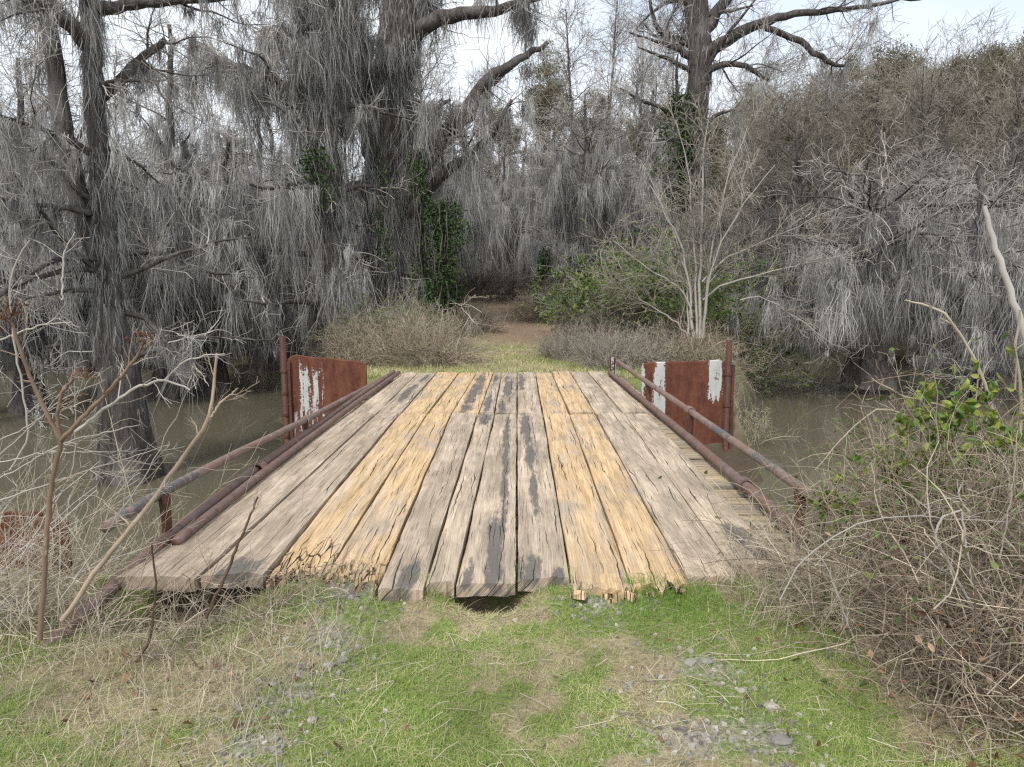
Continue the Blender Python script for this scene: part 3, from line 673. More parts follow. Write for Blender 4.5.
make_tree('cypress_tree', b2, T, L, nb=11, L=3.0, t0=.12, ang=75, grav=-.02, twn=8, tw2=5, tL=1.2, t2L=.6, moss_n=260, ms=40, mL=.8, mW=.014, trunk_moss=820, butt=.4, rtw=.014, zfloor=-.2, mspread=.14,
          label='massive old tree left of the path, thick limbs, trunk shaggy with moss')
# mossy trunk just left of it
Y3 = 20.5
b3 = at(325, Y3)
T = pxpath([(300, -60, 7.4), (306, 20, 8.9), (318, 90, 11.1), (327, 160, 12.6), (330, 230, 13.3), (326, 300, 14.8), (325, 385, 19.2)][::-1], Y3, 30, .04)
L = [pxpath([(324, 150, 9), (345, 110, 8), (338, 60, 6), (345, 0, 5)], Y3, 16, .03), pxpath([(322, 130, 8), (290, 90, 6), (255, 70, 4), (215, 62, 2)], Y3, 16, .03, -1)]
make_tree('cypress_tree', b3, T, L, nb=26, L=3.4, t0=.15, ang=80, grav=-.03, twn=8, tw2=6, tL=1.1, t2L=.55, moss_n=430, ms=40, mL=.95, mW=.014, trunk_moss=520, brmax=.1, butt=.7, rtw=.013, zfloor=WATER + .1, mspread=.14,
          label='heavily draped tree with green ivy patch, left beside the massive old tree')
# tall cypress right of the path
Y4 = 24.0
b4 = at(690, Y4, -.3)
T = pxpath([(688, -90, 8.4), (692, -20, 10.1), (700, 50, 10.9), (698, 100, 10.9), (692, 170, 11.8), (689, 250, 12.6), (690, 335, 15.1)][::-1], Y4, 34, .03)
L = [pxpath([(702, 54, 7), (722, 44, 6), (748, 27, 5), (790, 15, 3.5), (850, 9, 2.2), (930, -4, 1)], Y4, 24, .03, -1),
     pxpath([(702, 72, 4), (725, 64, 3), (748, 66, 2.5), (768, 80, 1.5)], Y4, 14, .02, -1),
     pxpath([(697, 60, 4), (670, 45, 3), (652, 20, 2), (650, 0, 1.5)], Y4, 12, .02, -.5),
     pxpath([(690, 118, 3), (665, 108, 2.2), (640, 100, 1.4), (620, 88, .8)], Y4, 12, .02, -1),
     pxpath([(705, 30, 6), (728, -5, 5), (770, -50, 4)], Y4, 12, .03, -.5), pxpath([(695, 10, 5), (668, -20, 4), (640, -60, 3)], Y4, 12, .03, -.5),
     pxpath([(760, 22, 3), (800, 40, 3), (826, 62, 2.5), (845, 66, 1.2)], Y4 - .6, 12, .03, -.3)]
make_tree('cypress_tree', b4, T, L, nb=18, L=3.4, t0=.45, ang=70, grav=-.02, twn=8, tw2=5, tL=1.1, t2L=.6, moss_n=85, ms=34, mL=.6, mW=.013, trunk_moss=90, butt=.4, rtw=.013, mspread=.12,
          label='tall dark trunk right of the path with one long limb reaching right')
# cypress standing in the water at right
Y5 = 20.5
b5 = at(868, Y5)
T = pxpath([(878, 175, 2.4), (874, 205, 4.8), (869, 250, 7.2), (867, 320, 9.6), (868, 386, 13.6)][::-1], Y5, 26, .03)
make_tree('cypress_tree', b5, T, [pxpath([(868, 235, 4), (890, 210, 3.5), (935, 204, 3), (1000, 206, 2)], Y5, 14, .03, -1), pxpath([(868, 300, 4), (910, 312, 3), (960, 300, 2), (1010, 296, 1)], Y5, 14, .03, -1.5), pxpath([(868, 305, 4), (840, 300, 3), (815, 310, 2), (800, 322, 1)], Y5, 14, .03, -1.5)],
          nb=34, L=4.2, t0=.40, ang=82, grav=-.02, twn=7, tw2=4, tL=1.1, t2L=.5, moss_n=800, ms=36, mL=1.25, mW=.013, trunk_moss=400, brmax=.08, mtop=(.4, .95), butt=.8, rtw=.012, zfloor=WATER + 1.2, mspread=.12,
          label='moss curtained cypress standing alone in open water at right')

# ---- prototypes for the rest of the swamp
def proto_swamp(h, nb, L, mn, mL):
    b = np.zeros(3)
    return make_tree('cypress_tree', b, straight(b, h, .24, .05, .5), [], nb=nb, L=L, t0=.16, ang=78, up=.05, grav=-.015, twn=8, tw2=4, tL=1.2, t2L=.6, moss_n=mn * 9 // 20, ms=32, mL=mL * 1.2, mW=.017, trunk_moss=140, butt=1.1, rtw=.0125, zfloor=1.2, mtop=(.42, .92), brmax=.07, mspread=.13)
def proto_bare(h, nb, L):
    b = np.zeros(3)
    return make_tree('bare_tree', b, straight(b, h, .13, .02, .4, wob=.02), [], nb=nb, L=L, t0=.25, ang=38, up=.15, grav=.03, twn=8, tw2=6, tL=1.3, t2L=.7, moss_n=60, ms=4, mL=.4, mW=.03, trunk_moss=0, butt=.3, rtw=.015, mats=('bark', 'twigbrown', 'moss'), rr=.45, Lt=.6)
def proto_brown(h):
    b = np.zeros(3)
    return make_tree('bare_tree', b, straight(b, h, .16, .03, .5, wob=.03), [], nb=40, L=3.6, t0=.22, ang=58, up=.1, grav=.02, twn=11, tw2=8, tL=1.2, t2L=.55, moss_n=190, ms=30, mL=1.0, mW=.016, trunk_moss=60, butt=.6, rtw=.0105, mats=('bark', 'twigbrown', 'moss'), rr=.4, Lt=.45, mtop=(.2, .7))
def proto_pine(h, spread):
    t = thing('pine_tree', None, 'pine')
    P, R = straight((0, 0, 0), h, .22, .05, .4, wob=.02)
    mb = MB(); trunk_part(mb, P, R, .2, 10); mb.build('trunk', M['pinebark'], t, smooth=True)
    P1, R1 = grow(P[None], R[None], 60, .40, 1, spread, 68, .12, .16, 7, .4, .2, .02, .62)
    mb = MB(); tubes(mb, P1, R1, 4)
    P2, R2 = grow(P1, R1, 9, .3, 1, 1.5, 50, .12, .15, 4, .6, .4, 0, .3); tubes(mb, P2, R2, 3); mb.build('branches', M['pinebark'], t)
    C = np.concatenate([P2[:, -1], P2[:, -2], P2[:, -3], P1[:, -1], P1[:, -2]]); mb = MB(); k = 17
    Cc = np.repeat(C, k, 0); tone = np.clip(np.repeat(rng.beta(2, 3, len(C)), k) + rng.normal(0, .12, len(Cc)), 0, 1)
    leaves(mb, Cc + rng.normal(0, .24, Cc.shape) * [1, 1, .6], .27, tone, -.3, .16)
    mb.build('crown', M['needle'], t); return t
PROT = {'s0': proto_swamp(8.6, 38, 3.6, 1500, 1.0), 's1': proto_swamp(10.5, 44, 4.0, 1900, 1.3), 's2': proto_swamp(7.4, 34, 3.2, 1300, .9), 's3': proto_swamp(9.6, 46, 4.2, 2100, 1.2),
        'b0': proto_bare(14, 30, 4.2), 'b1': proto_bare(12.5, 24, 3.6), 'b2': proto_bare(16, 34, 4.0),
        'p0': proto_pine(18, 5.2), 'p1': proto_pine(20, 4.4), 'w0': proto_brown(9.5), 'w1': proto_brown(8.5)}
used = set()
def put(kind, px, Y, rz=None, sc=1., label=None, cat='tree', group=None, z=None):
    p = at(px, Y, WATER - .1); p[2] = max(float(tz(np.array([p[0]]), np.array([p[1]]))[0]), WATER - .15) if z is None else z
    rz = rng.uniform(0, 6.28) if rz is None else rz
    if kind not in used:
        used.add(kind); o = PROT[kind]; o.location = tuple(p); o.rotation_euler = (0, 0, rz); o.scale = (sc,) * 3 if np.isscalar(sc) else sc
        return tag(o, label, cat, group)
    return copy_thing(PROT[kind], p, rz, sc, label, cat, group)
GL, GR, GB = 'moss draped trees standing in the water left of the bridge', 'moss draped trees standing in the water right of the bridge', 'bare winter trees above the path'
LEFT = [('s2', 214, 20.5, .95, 'mossy cypress with flared base between the nearest cypress and the left rusty panel'), ('s0', 262, 25.5, 1.0, 'moss tree behind the left rusty panel post, curtains reaching the waterline'),
        ('s3', 30, 17.5, .85, 'moss curtained tree behind the nearest cypress at the left edge of the photo'), ('s1', 165, 19.5, .9, 'moss tree directly right of the nearest cypress trunk, branches tangled grey'),
        ('s0', 300, 28.5, 1.05, 'moss tree between the left panel and the heavily draped tree'), ('s2', 85, 25, 1.1, 'moss tree in deep shade behind the nearest cypress trunk')]
for k, px, Y, s, l in LEFT: put(k, px, Y, None, s, l, 'tree', GL)
for i, (k, px, Y, s) in enumerate([('s1', -20, 26, 1.), ('s3', 130, 29, 1.05), ('s0', 190, 32, 1.1), ('s2', 240, 36, 1.25), ('s3', 40, 36, 1.1), ('s1', 290, 38, 1.1), ('s0', 90, 42, 1.1), ('s3', 165, 45, 1.1), ('s1', 230, 48, 1.1), ('s2', -60, 35, 1.3), ('s1', 10, 48, 1.1), ('s3', 330, 33, 1.0), ('s0', 340, 44, 1.15)]):
    put(k, px, Y, None, s, 'grey moss tree in the crowded far row in the water left of the path', 'tree', GL)
RIGHT = [('s2', 985, 18.5, .8, 'moss tree at the right edge with black base just above the bramble'), ('s3', 925, 25, .85, 'moss tree with long curtains directly right of the cypress standing alone'), ('s0', 800, 31, .9, 'moss tree left of the cypress standing alone, behind the open water'),
         ('s2', 770, 32, .9, 'moss tree just right of the right panel post, branches hanging low over water'), ('s1', 1040, 23, .85, 'moss tree cut by the right edge of the photo behind the pale snag'), ('s2', 742, 33, 1.0, 'moss tree behind the pale bare shrub right of the path')]
for k, px, Y, s, l in RIGHT: put(k, px, Y, None, s, l, 'tree', GR)
for i, (k, px, Y, s) in enumerate([('s3', 840, 38, .8), ('s1', 900, 40, .8), ('s0', 960, 36, .85), ('s2', 1010, 42, 1.0), ('s1', 785, 43, .8), ('s0', 940, 47, .9), ('s3', 1070, 34, .85), ('s1', 1040, 47, .85)]):
    put(k, px, Y, None, s, 'grey moss tree in the crowded row along the far right water edge', 'tree', GR)
CEN = [('s1', 432, 30, .9, 'moss tree behind the dark ivy column left of the path'), ('s3', 585, 31, .9, 'moss tree right of the path with curtains hanging behind the green shrub'), ('s0', 640, 33, 1.05, 'moss tree behind the green shrub, between the path and the tall dark trunk'),
       ('s2', 470, 46, 1.25, 'mossy tree standing left of the tunnel end of the path'), ('s3', 560, 44, 1.1, 'mossy tree standing right of the tunnel end of the path'), ('s1', 512, 58, 1.15, 'mossy tree closing the far end of the path')]
for k, px, Y, s, l in CEN: put(k, px, Y, None, s, l, 'tree', 'moss draped trees along the path')
for i, (k, px, Y, s) in enumerate([('s1', 500, 40, .72), ('s0', 545, 42, .8), ('s1', 470, 40, .75), ('s3', 445, 60, .95), ('s1', 580, 60, .9), ('s3', 620, 50, .9), ('s0', 660, 56, 1.), ('s3', 400, 55, 1.), ('s1', 540, 68, .9), ('s0', 485, 66, 1.0)]):
    put(k, px, Y, None, s, 'grey moss tree in the dim backdrop at the far end of the path', 'tree', 'moss draped trees in the dim backdrop')
BARE = [('b0', 425, 36, 1.05, 'bare conical tree with ascending branches just right of the massive old tree'), ('b1', 575, 38, 1.1, 'first bare sapling right of the sky gap over the path'), ('b2', 600, 42, 1.05, 'tallest bare sapling right of the path, beside the sky gap'),
        ('b0', 640, 40, 1.0, 'bare tree with whitish twigs left of the tall dark trunk'), ('b1', 745, 44, 1.1, 'bare tree behind the long limb of the tall dark trunk')]
for k, px, Y, s, l in BARE: put(k, px, Y, None, s, l, 'tree', GB)
for k, px, Y, s in [('b1', 655, 47, 1.2), ('b1', 480, 50, 1.1), ('b0', 360, 48, 1.2), ('b2', 270, 44, 1.0), ('b1', 180, 40, 1.05), ('b0', 60, 44, 1.1), ('b2', 120, 52, 1.1), ('b1', 0, 40, 1.1), ('b0', 670, 34, .9)]:
    put(k, px, Y, None, s, 'thin brownish bare tree against the pale sky, back among the moss trees', 'tree', GB)
for k, px, Y, s in [('w1', 815, 29, 1.11), ('w0', 870, 30, 1.11), ('w1', 925, 29, 1.23), ('w0', 985, 28, 1.05), ('w1', 775, 33, 1.17), ('w0', 1030, 31, 1.11), ('w0', 840, 37, 1.35), ('w1', 960, 36, 1.46), ('w0', 740, 38, 1.29), ('b1', 900, 40, 1.05), ('w1', 1075, 29, 1.17), ('w0', 120, 33, 0.85), ('w1', 20, 30, 0.90), ('w0', 220, 38, 0.95), ('w1', 60, 40, 1.00)]:
    put(k, px, Y, None, s, 'brown twigged bare tree behind the moss trees across the %s water' % ('left' if px < 500 else 'right'), 'tree', 'brown twigged trees at %s' % ('left' if px < 500 else 'right'))
PINE = [('p0', 20, 62, .82, 'green pine crown showing at the left edge above the moss trees'), ('p1', 545, 60, .86, 'olive pine over the path, right of the sky gap'), ('p0', 500, 66, .80, 'olive pine behind the sky gap, left of the far path'), ('p1', 868, 56, .93, 'tallest dark pine right of the tall dark trunk, against the sky'),
        ('p0', 990, 58, 1.08, 'broad pine at the right edge, reaching highest into the sky'), ('p1', 915, 60, .90, 'pine between the tallest dark pine and the broad right edge pine')]
for k, px, Y, s, l in PINE: put(k, px, Y, None, s, l, 'pine', 'pines behind the swamp', )
for k, px, Y, s in [('p0', 635, 64, .85), ('p1', 765, 62, .83), ('p0', 822, 63, .86), ('p0', 945, 68, .95), ('p1', 1035, 62, .98), ('p1', 1060, 56, .9), ('p0', 700, 70, .85), ('p1', 240, 66, .75), ('p0', 130, 70, .72), ('p1', 590, 74, .9), ('p0', 890, 74, 1.05), ('p1', 1000, 76, 1.1), ('p0', 848, 72, .98), ('p1', 965, 62, .92), ('p0', 1020, 70, 1.05), ('p0', 805, 58, .68), ('p1', 850, 54, .66), ('p0', 885, 55, .72), ('p0', 930, 54, .72), ('p1', 970, 56, .80), ('p0', 1010, 54, .78), ('p0', 1045, 58, .85), ('p0', 775, 66, .72), ('p1', 745, 58, .8), ('p0', 800, 60, .9), ('p1', 836, 58, .92), ('p0', 700, 62, .85), ('p0', 955, 55, .98), ('p1', 882, 58, .95), ('p0', 1030, 60, 1.1), ('p1', 660, 60, .78), ('p0', 730, 64, .66), ('p1', 900, 66, .98)]:
    put(k, px, Y, None, s, 'pine in the dark olive row behind the swamp', 'pine', 'pines behind the swamp')
for k in PROT:
    if k not in used: put(k, 300, 60, None, 1, 'grey tree in the far backdrop', 'tree', 'far backdrop trees')

# ---- far wood reading as one mass
mb = MB(); n = 420
X_ = rng.uniform(-95, 95, n); Y_ = rng.uniform(78, 112, n); H_ = rng.uniform(7, 13, n); R_ = rng.uniform(.08, .2, n)
z0 = tz(X_, Y_); b = np.stack([X_, Y_, z0], 1); P = np.stack([b, b + np.stack([rng.normal(0, .3, n), rng.normal(0, .3, n), H_ * .5], 1), b + np.stack([rng.normal(0, .5, n), rng.normal(0, .5, n), H_], 1)], 1)
tubes(mb, P, R_[:, None] * np.array([[1.3, .9, .3]]), 5, .3)
P1, R1 = grow(P, R_[:, None] * np.array([[1, .8, .3]]), 14, .2, 1, 3.2, 60, .1, .2, 4, .5, .3, -.02, .4); tubes(mb, P1, R1, 3, .5)
P2, R2 = grow(P1, np.maximum(R1, .03), 7, .2, 1, 1.6, 50, 0, .2, 3, .6, .5, -.02, .3); tubes(mb, P2, np.maximum(R2 * .6, .02), 3, rng.uniform(.1, .7, len(P2)))
A = sample_on(P1, 9000); moss(mb, A, 2, 1.1, .2, .10)
tag(mb.build('distant_woods', M['twigdark']), kind='stuff')  # dark colour on twigs and moss alike paints shaded gaps behind nearer trees

# ------------------------------------------------------------------ shrubs and ivy on the far bank
def shrub(name, base, rx, ry, h, ns, label, mats='twigbrown', leafmat=None, nl=0, lsize=.06, r=.006, tw=5, cat='shrub', group=None, arch=-.1, ang=40, tone=(0, 1), lpow=.5, k=3):
    base = np.asarray(base, float); t = thing(name, label, cat, base, group)
    th = rng.uniform(0, 6.283, ns); q_ = np.sqrt(rng.uniform(0, 1, ns)); p = np.stack([np.cos(th) * q_ * rx, np.sin(th) * q_ * ry, 0 * th], 1) * .75
    wx, wy = p[:, 0] + base[0], p[:, 1] + base[1]
    p[:, 2] = np.maximum(tz(wx, wy), WATER) - base[2] - .03
    n = 8; Q = np.zeros((ns, n, 3)); Q[:, 0] = p; d = nrm(np.stack([np.cos(th) * q_ * .8 + rng.normal(0, .45, ns), np.sin(th) * q_ * .8 + rng.normal(0, .45, ns), np.full(ns, 1.)], 1))
    ln = h * 1.25 * rng.uniform(.45, 1.1, ns) * (1 - .45 * q_ ** 2)
    for i in range(1, n):
        d = d + rng.normal(0, .16, (ns, 3)); d[:, 2] += arch * i / n; d = nrm(d); Q[:, i] = Q[:, i - 1] + d * (ln / (n - 1))[:, None]
    R = (r * rng.uniform(.6, 1.3, ns))[:, None] * np.linspace(1, .4, n)[None]
    mb = MB(); tubes(mb, Q, R, k, rng.uniform(*tone, ns))
    P2, R2 = grow(Q, R, tw, .15, 1, h * .45, ang, .1, .25, 5, .65, .5, arch * .5, .3); tubes(mb, P2, np.maximum(R2, r * .3), 3, rng.uniform(*tone, len(P2)))
    P3, R3 = grow(P2, R2, 3, .2, 1, h * .2, ang, .05, .25, 3, .7, .6, 0, .3); tubes(mb, P3, np.maximum(R3, r * .26), 3, rng.uniform(*tone, len(P3)))
    mb.build('stems', M[mats], t)
    if nl:
        C = np.concatenate([sample_on(P3, nl // 2), sample_on(P2, nl - nl // 2)]); lm = MB(); leaves(lm, C, lsize); lm.build('leaves', M[leafmat], t)
    return t
def gz(x, y): return max(float(tz(np.array([x]), np.array([y]))[0]), WATER)
GS = 'tangled shrubs on the far bank'
def sh(px, Y, rx, h, ns, label, **k):
    p = at(px, Y, -.1); p[2] = gz(p[0], p[1]); return shrub('shrub', p, rx, rx * .8, h, ns, label, group=GS, **k)
sh(425, 14.6, 1.0, 1.05, 260, 'rounded straw grey shrub at left of the grassy path just past the bridge end', mats='bramble', leafmat='privet', nl=900, lsize=.04, r=.006, tw=6, tone=(.25, 1))
sh(372, 15.4, 1.0, .95, 230, 'tan twiggy shrub behind the right half of the left rusty panel', mats='bramble', leafmat='privet', nl=900, lsize=.05, tw=6)
sh(330, 14.2, .9, .85, 200, 'low grey shrub right above the left rusty panel', mats='bramble', leafmat='privet', nl=400, lsize=.05, tw=6)
sh(395, 18.5, 1.3, 1.2, 220, 'green tinged shrub at the foot of the massive old tree', mats='twigbrown', leafmat='privet', nl=2500, lsize=.07, r=.008)
sh(480, 34, 2.0, 2.2, 160, 'dark twiggy bush left of the dirt track at the tunnel end', mats='twigdark', r=.014, tw=7)
sh(520, 44, 2.4, 2.8, 180, 'brown brush closing the far end of the dirt track', mats='twigdark', r=.018, tw=7)
sh(548, 26, 1.4, 1.2, 180, 'brown brush at right edge of the dirt track', mats='bramble', r=.009, tw=6)
sh(585, 15.5, 1.0, .75, 240, 'low reddish brown brush right of the grassy path at the bridge end', mats='twigbrown', leafmat='deadleaf', nl=600, lsize=.04, tw=6)
sh(625, 14.0, 1.0, .75, 260, 'low dead brush spilling over the top of the right rusty panel', mats='twigbrown', leafmat='deadleaf', nl=600, lsize=.04, tw=6)
sh(690, 14.2, 1.0, .85, 220, 'grey viny brush hanging on the right rusty panel post', mats='bramble', leafmat='privet', nl=500, lsize=.05, tw=6)
sh(744, 14.0, .5, 1.0, 45, 'thin pale brush right of the right panel post at the water edge', mats='straw', leafmat='privet', nl=300, lsize=.04, tw=5)
sh(620, 19, 1.5, 1.4, 200, 'brown thicket between the green shrub and the path', mats='twigdark', r=.008, tw=6)
sh(455, 22, 1.5, 1.0, 200, 'grey low brush left of the dirt track below the ivy column', mats='bramble', r=.008, tw=6)
sh(512, 58, 2.6, 3.2, 140, 'dense dark thicket behind the end of the dirt track', mats='twigdark', r=.022, tw=7)
p = at(645, 20.5, -.1); p[2] = gz(p[0], p[1])
shrub('evergreen_shrub', p, 1.5, 1.2, 2.7, 160, 'bright green leafy shrub left of the pale bare tree', leafmat='privet', nl=15000, lsize=.13, r=.012, tw=7, group='evergreen shrubs by the path')
p = at(722, 21.5, -.1); p[2] = gz(p[0], p[1])
shrub('evergreen_shrub', p, .9, .9, 3.0, 90, 'olive leafy shrub behind the right side of the pale bare tree', leafmat='privet', nl=5000, lsize=.10, r=.012, tw=7, group='evergreen shrubs by the path')
p = at(600, 24.5, -.1); p[2] = gz(p[0], p[1])
shrub('evergreen_shrub', p, 1.2, 1.0, 2.0, 100, 'dark low green shrub between the path and the bright green shrub', leafmat='ivy', nl=3000, lsize=.10, r=.012, tw=7, group='evergreen shrubs by the path')
def ivy(label, px0, py0, px1, py1, Y, wpx, n, size=.11, mat='ivy', name='ivy_column', cat='ivy', stem=True):
    a, b = pY(px0, py0, Y), pY(px1, py1, Y); base = np.array([b[0], b[1], b[2]]); t = thing(name, label, cat, base)
    u = rng.uniform(0, 1, n); wm = wpx * Y / F; c = a + (b - a) * u[:, None]; th = rng.uniform(0, 6.283, n)
    lump = (.15 + 1.6 * vnoise(u * 4, th * 1.0, int(px0)) ** 1.3) * np.sin(np.clip(u * .9 + .1, 0, 1) * 3.0) ** .4
    rad = wm * lump * np.sqrt(rng.uniform(.1, 1.15, n)); kp = fbm(u * 9, th * 1.6, int(px0) + 3, 3) + rng.normal(0, .06, n) > .47; u, th, rad, c = u[kp], th[kp], rad[kp], c[kp]; n = len(u); c = c + np.stack([np.cos(th) * rad, np.sin(th) * rad * .8, rng.normal(0, .1, n)], 1)
    if stem:
        mb = MB(); k = 14; off = rng.normal(0, wm * .25, (k, 1, 3)) * [1, 1, 0]; uu = np.linspace(0, 1, 12)[None, :, None]
        P = b + (a - b) * uu + off + rng.normal(0, wm * .08, (k, 12, 3)); tubes(mb, P, np.full((k, 12), .03) * np.linspace(1, .5, 12), 5); mb.build('stems', M['bark'], t, base)
    mb = MB(); leaves(mb, c, size); mb.build('leaves', M[mat], t, base); return t
ivy('dark glossy ivy column between the massive old tree and the path', 443, 205, 446, 318, 20.5, 22, 8500, .10)
ivy('narrow upper ivy strand climbing beside the massive old tree', 418, 150, 424, 310, 21, 13, 3400, .09)
ivy('small dark evergreen standing at right edge of the dirt track', 545, 250, 546, 318, 27, 12, 2600, .13, name='evergreen_bush', cat='bush')
ivy('green ivy patch on the heavily draped moss tree', 314, 150, 318, 205, 19.6, 20, 1300, .10, stem=False, name='ivy_patch')
ivy('ivy patch clinging to the trunk of the massive old tree', 380, 150, 386, 270, 21.0, 20, 900, .10, stem=False, name='ivy_patch')
ivy('dark vine clump wrapped round the tall dark trunk right of the path', 684, 95, 683, 205, 23.6, 22, 3800, .11, name='vine_clump', cat='vine')

# pale bare multi-stemmed tree right of the path
b6 = at(697, 17.0, -.1); b6[2] = gz(b6[0], b6[1])
t6 = thing('bare_tree', 'pale many stemmed bare tree with whitish spreading branches right of the path', 'tree', b6)
st = [[(694, 338, 2.8), (691, 300, 2.2), (684, 250, 1.7), (665, 215, 1.2), (650, 185, .6)], [(700, 338, 3), (700, 270, 2.3), (702, 200, 1.7), (706, 140, 1.1), (712, 95, .5)], [(704, 338, 2.4), (706, 290, 1.9), (722, 240, 1.4), (742, 205, 1.1), (775, 165, .5)],
      [(703, 300, 1.6), (722, 284, 1.5), (770, 272, 1.2), (840, 256, .5)], [(692, 318, 1.9), (684, 288, 1.4), (645, 268, 1.), (612, 240, .5)], [(740, 300, 1.2), (762, 296, 1.2), (790, 312, 1.), (822, 338, .8), (850, 352, .4)], [(697, 338, 2.4), (694, 250, 1.6), (689, 180, 1.1), (676, 120, .5)],
      [(702, 338, 2.2), (709, 260, 1.5), (726, 180, 1.1), (748, 125, .5)], [(702, 282, 1.5), (724, 258, 1.3), (768, 240, 1.), (845, 205, .5)], [(690, 338, 1.8), (672, 318, 1.2), (645, 302, .9), (625, 285, .5)], [(688, 338, 1.8), (688, 280, 1.4), (672, 225, 1), (640, 160, .5)]]
mb = MB(); SP = []; SR = []
for s in st:
    P, R = pxpath(s, 17.0, 14, .02, rng.uniform(-1.2, 1.2)); R = R * .62; SP.append(P); SR.append(R); tubes(mb, P[None], R[None], 6, .45)
mb.build('stems', M['twig'], t6, b6, smooth=True)
SP = np.stack(SP); SR = np.stack(SR); mb = MB()
P1, R1 = grow(SP, SR, 10, .15, 1, 1.2, 34, .12, .17, 7, .42, .35, .01, .4); tubes(mb, P1, np.maximum(R1, .006), 4, rng.uniform(.2, 1, len(P1)))
P2, R2 = grow(P1, R1, 6, .15, 1, .8, 45, .05, .2, 5, .6, .5, 0, .3, rmax=.009); tubes(mb, P2, np.maximum(R2, .0045), 3, rng.uniform(0, 1, len(P2)))
P3, R3 = grow(P2, R2, 4, .15, 1, .4, 45, .05, .2, 3, .7, .6, 0, .3); tubes(mb, P3, np.maximum(R3, .0036), 3, rng.uniform(0, .9, len(P3)))
mb.build('twigs', M['twigbrown'], t6, b6)
# ------------------------------------------------------------------ grass, gravel, litter on the near bank
def blades(name, X, Y, h, wd, tone, lay, mat, Z=None, n=4):
    Mn = len(X); Z = tz(X, Y) if Z is None else Z
    az = rng.uniform(0, 6.283, Mn); el = lay
    d = np.stack([np.cos(az) * np.cos(el), np.sin(az) * np.cos(el), np.sin(el)], 1); sd_ = np.stack([-np.sin(az), np.cos(az), 0 * az], 1)
    c = np.stack([X, Y, Z - .004], 1); V = np.zeros((Mn, n, 2, 3)); prof = np.linspace(1, .12, n) ** .7
    for k in range(n):
        if k:
            c = c + d * (h / (n - 1))[:, None]; d = d + np.array([0, 0, -.22])[None] * rng.uniform(.2, 1.6, (Mn, 1)) + np.stack([np.cos(az), np.sin(az), 0 * az], 1) * .1; d = nrm(d)
        V[:, k, 0] = c - sd_ * (wd * prof[k] * .5)[:, None]; V[:, k, 1] = c + sd_ * (wd * prof[k] * .5)[:, None]
    idx = np.arange(Mn * n * 2).reshape(Mn, n, 2); q = np.stack([idx[:, :-1, 0], idx[:, :-1, 1], idx[:, 1:, 1], idx[:, 1:, 0]], -1).reshape(-1, 4)
    mb = MB(); mb.add(V.reshape(-1, 3), q, np.repeat(np.clip(tone, 0, 1), n * 2)); return mb
K = 300000
X = rng.uniform(-2.9, 3.0, K); Y = 2.1 + 2.0 * rng.uniform(0, 1, K) ** 1.25
g = greenmask(X, Y); gr = gravel(X, Y); ok = (rng.uniform(0, 1, K) > gr * .8) & (rng.uniform(0, 1, K) < .5 + .5 * np.maximum(g, .35 * fbm(X * 5, Y * 5, 77)))
for c, rx, ry, d in HOLES: ok &= ((X - c[0]) / rx) ** 2 + ((Y - c[1]) / ry) ** 2 > 1.0
ok &= ~((Y > 3.83) & (X > -2) & (X < 1.5))
X, Y, g = X[ok], Y[ok], g[ok]; m_ = len(X)
isg = rng.uniform(0, 1, m_) < .10 + .66 * g
tone = np.where(isg, rng.uniform(.5, 1, m_), rng.uniform(0, .3, m_))
c = pz(650, 612, -.13); lush = np.exp(-((X - c[0]) / .4) ** 2 - ((Y - c[1]) / .2) ** 2); c = pz(590, 600, -.13)
tone = np.where(isg, np.clip(tone + .45 * lush, 0, 1), tone)
tuft = sst(.5, .8, fbm(X * 6, Y * 6, 55))
h = np.where(isg, rng.uniform(.012, .035, m_) * (1 + 1.1 * lush + .8 * tuft), rng.uniform(.02, .07, m_))
tag(blades('grass', X, Y, h, rng.uniform(.0016, .0034, m_), tone, np.where(isg, rng.uniform(.5, 1.5, m_), rng.uniform(.0, .6, m_)), M['grass']).build('grass', M['grass']), kind='stuff')
K = 9000; X = rng.uniform(-1.5, 1.5, K); Y = rng.normal(3.70, .06, K); ok = (Y < 3.83) & (rng.uniform(0, 1, K) < sst(.45, .6, fbm(X * 4, Y * 3, 13)))
for c, rx, ry, d in HOLES: ok &= ((X - c[0]) / rx) ** 2 + ((Y - c[1]) / ry) ** 2 > 1.2
X, Y = X[ok], Y[ok]; m_ = len(X)
tag(blades('edge_grass', X, Y, rng.uniform(.03, .085, m_), rng.uniform(.0018, .0034, m_), np.where(rng.uniform(0, 1, m_) < .72, rng.uniform(.5, 1, m_), rng.uniform(0, .3, m_)), rng.uniform(.7, 1.5, m_), M['grass']).build('edge_grass', M['grass']), kind='stuff')
# far grass on the path
K = 60000; X = rng.uniform(-3.4, 4.2, K); Y = 12.4 + 14 * rng.uniform(0, 1, K) ** 1.4
g = np.clip(.3 + 1.5 * (fbm(X * .9, Y * .9, 41) - .45) - .5 * sst(16, 25, Y) + .5 * np.exp(-((X + .9) / .6) ** 2 - ((Y - 13.2) / .8) ** 2), 0, 1)
track = np.exp(-((np.abs(X - .1) - .75) / .25) ** 2); ok = (rng.uniform(0, 1, K) > .75 * track) & (rng.uniform(0, 1, K) > .97 * sst(16, 20, Y) * (np.abs(X) < 2)); X, Y, g = X[ok], Y[ok], g[ok]; m_ = len(X)
isg = rng.uniform(0, 1, m_) < .15 + .7 * g
tag(blades('grass', X, Y, rng.uniform(.04, .12, m_), rng.uniform(.006, .012, m_), np.where(isg, rng.uniform(.4, .9, m_), rng.uniform(0, .3, m_)), rng.uniform(.3, 1.4, m_), M['grass']).build('path_grass', M['grass']), kind='stuff')
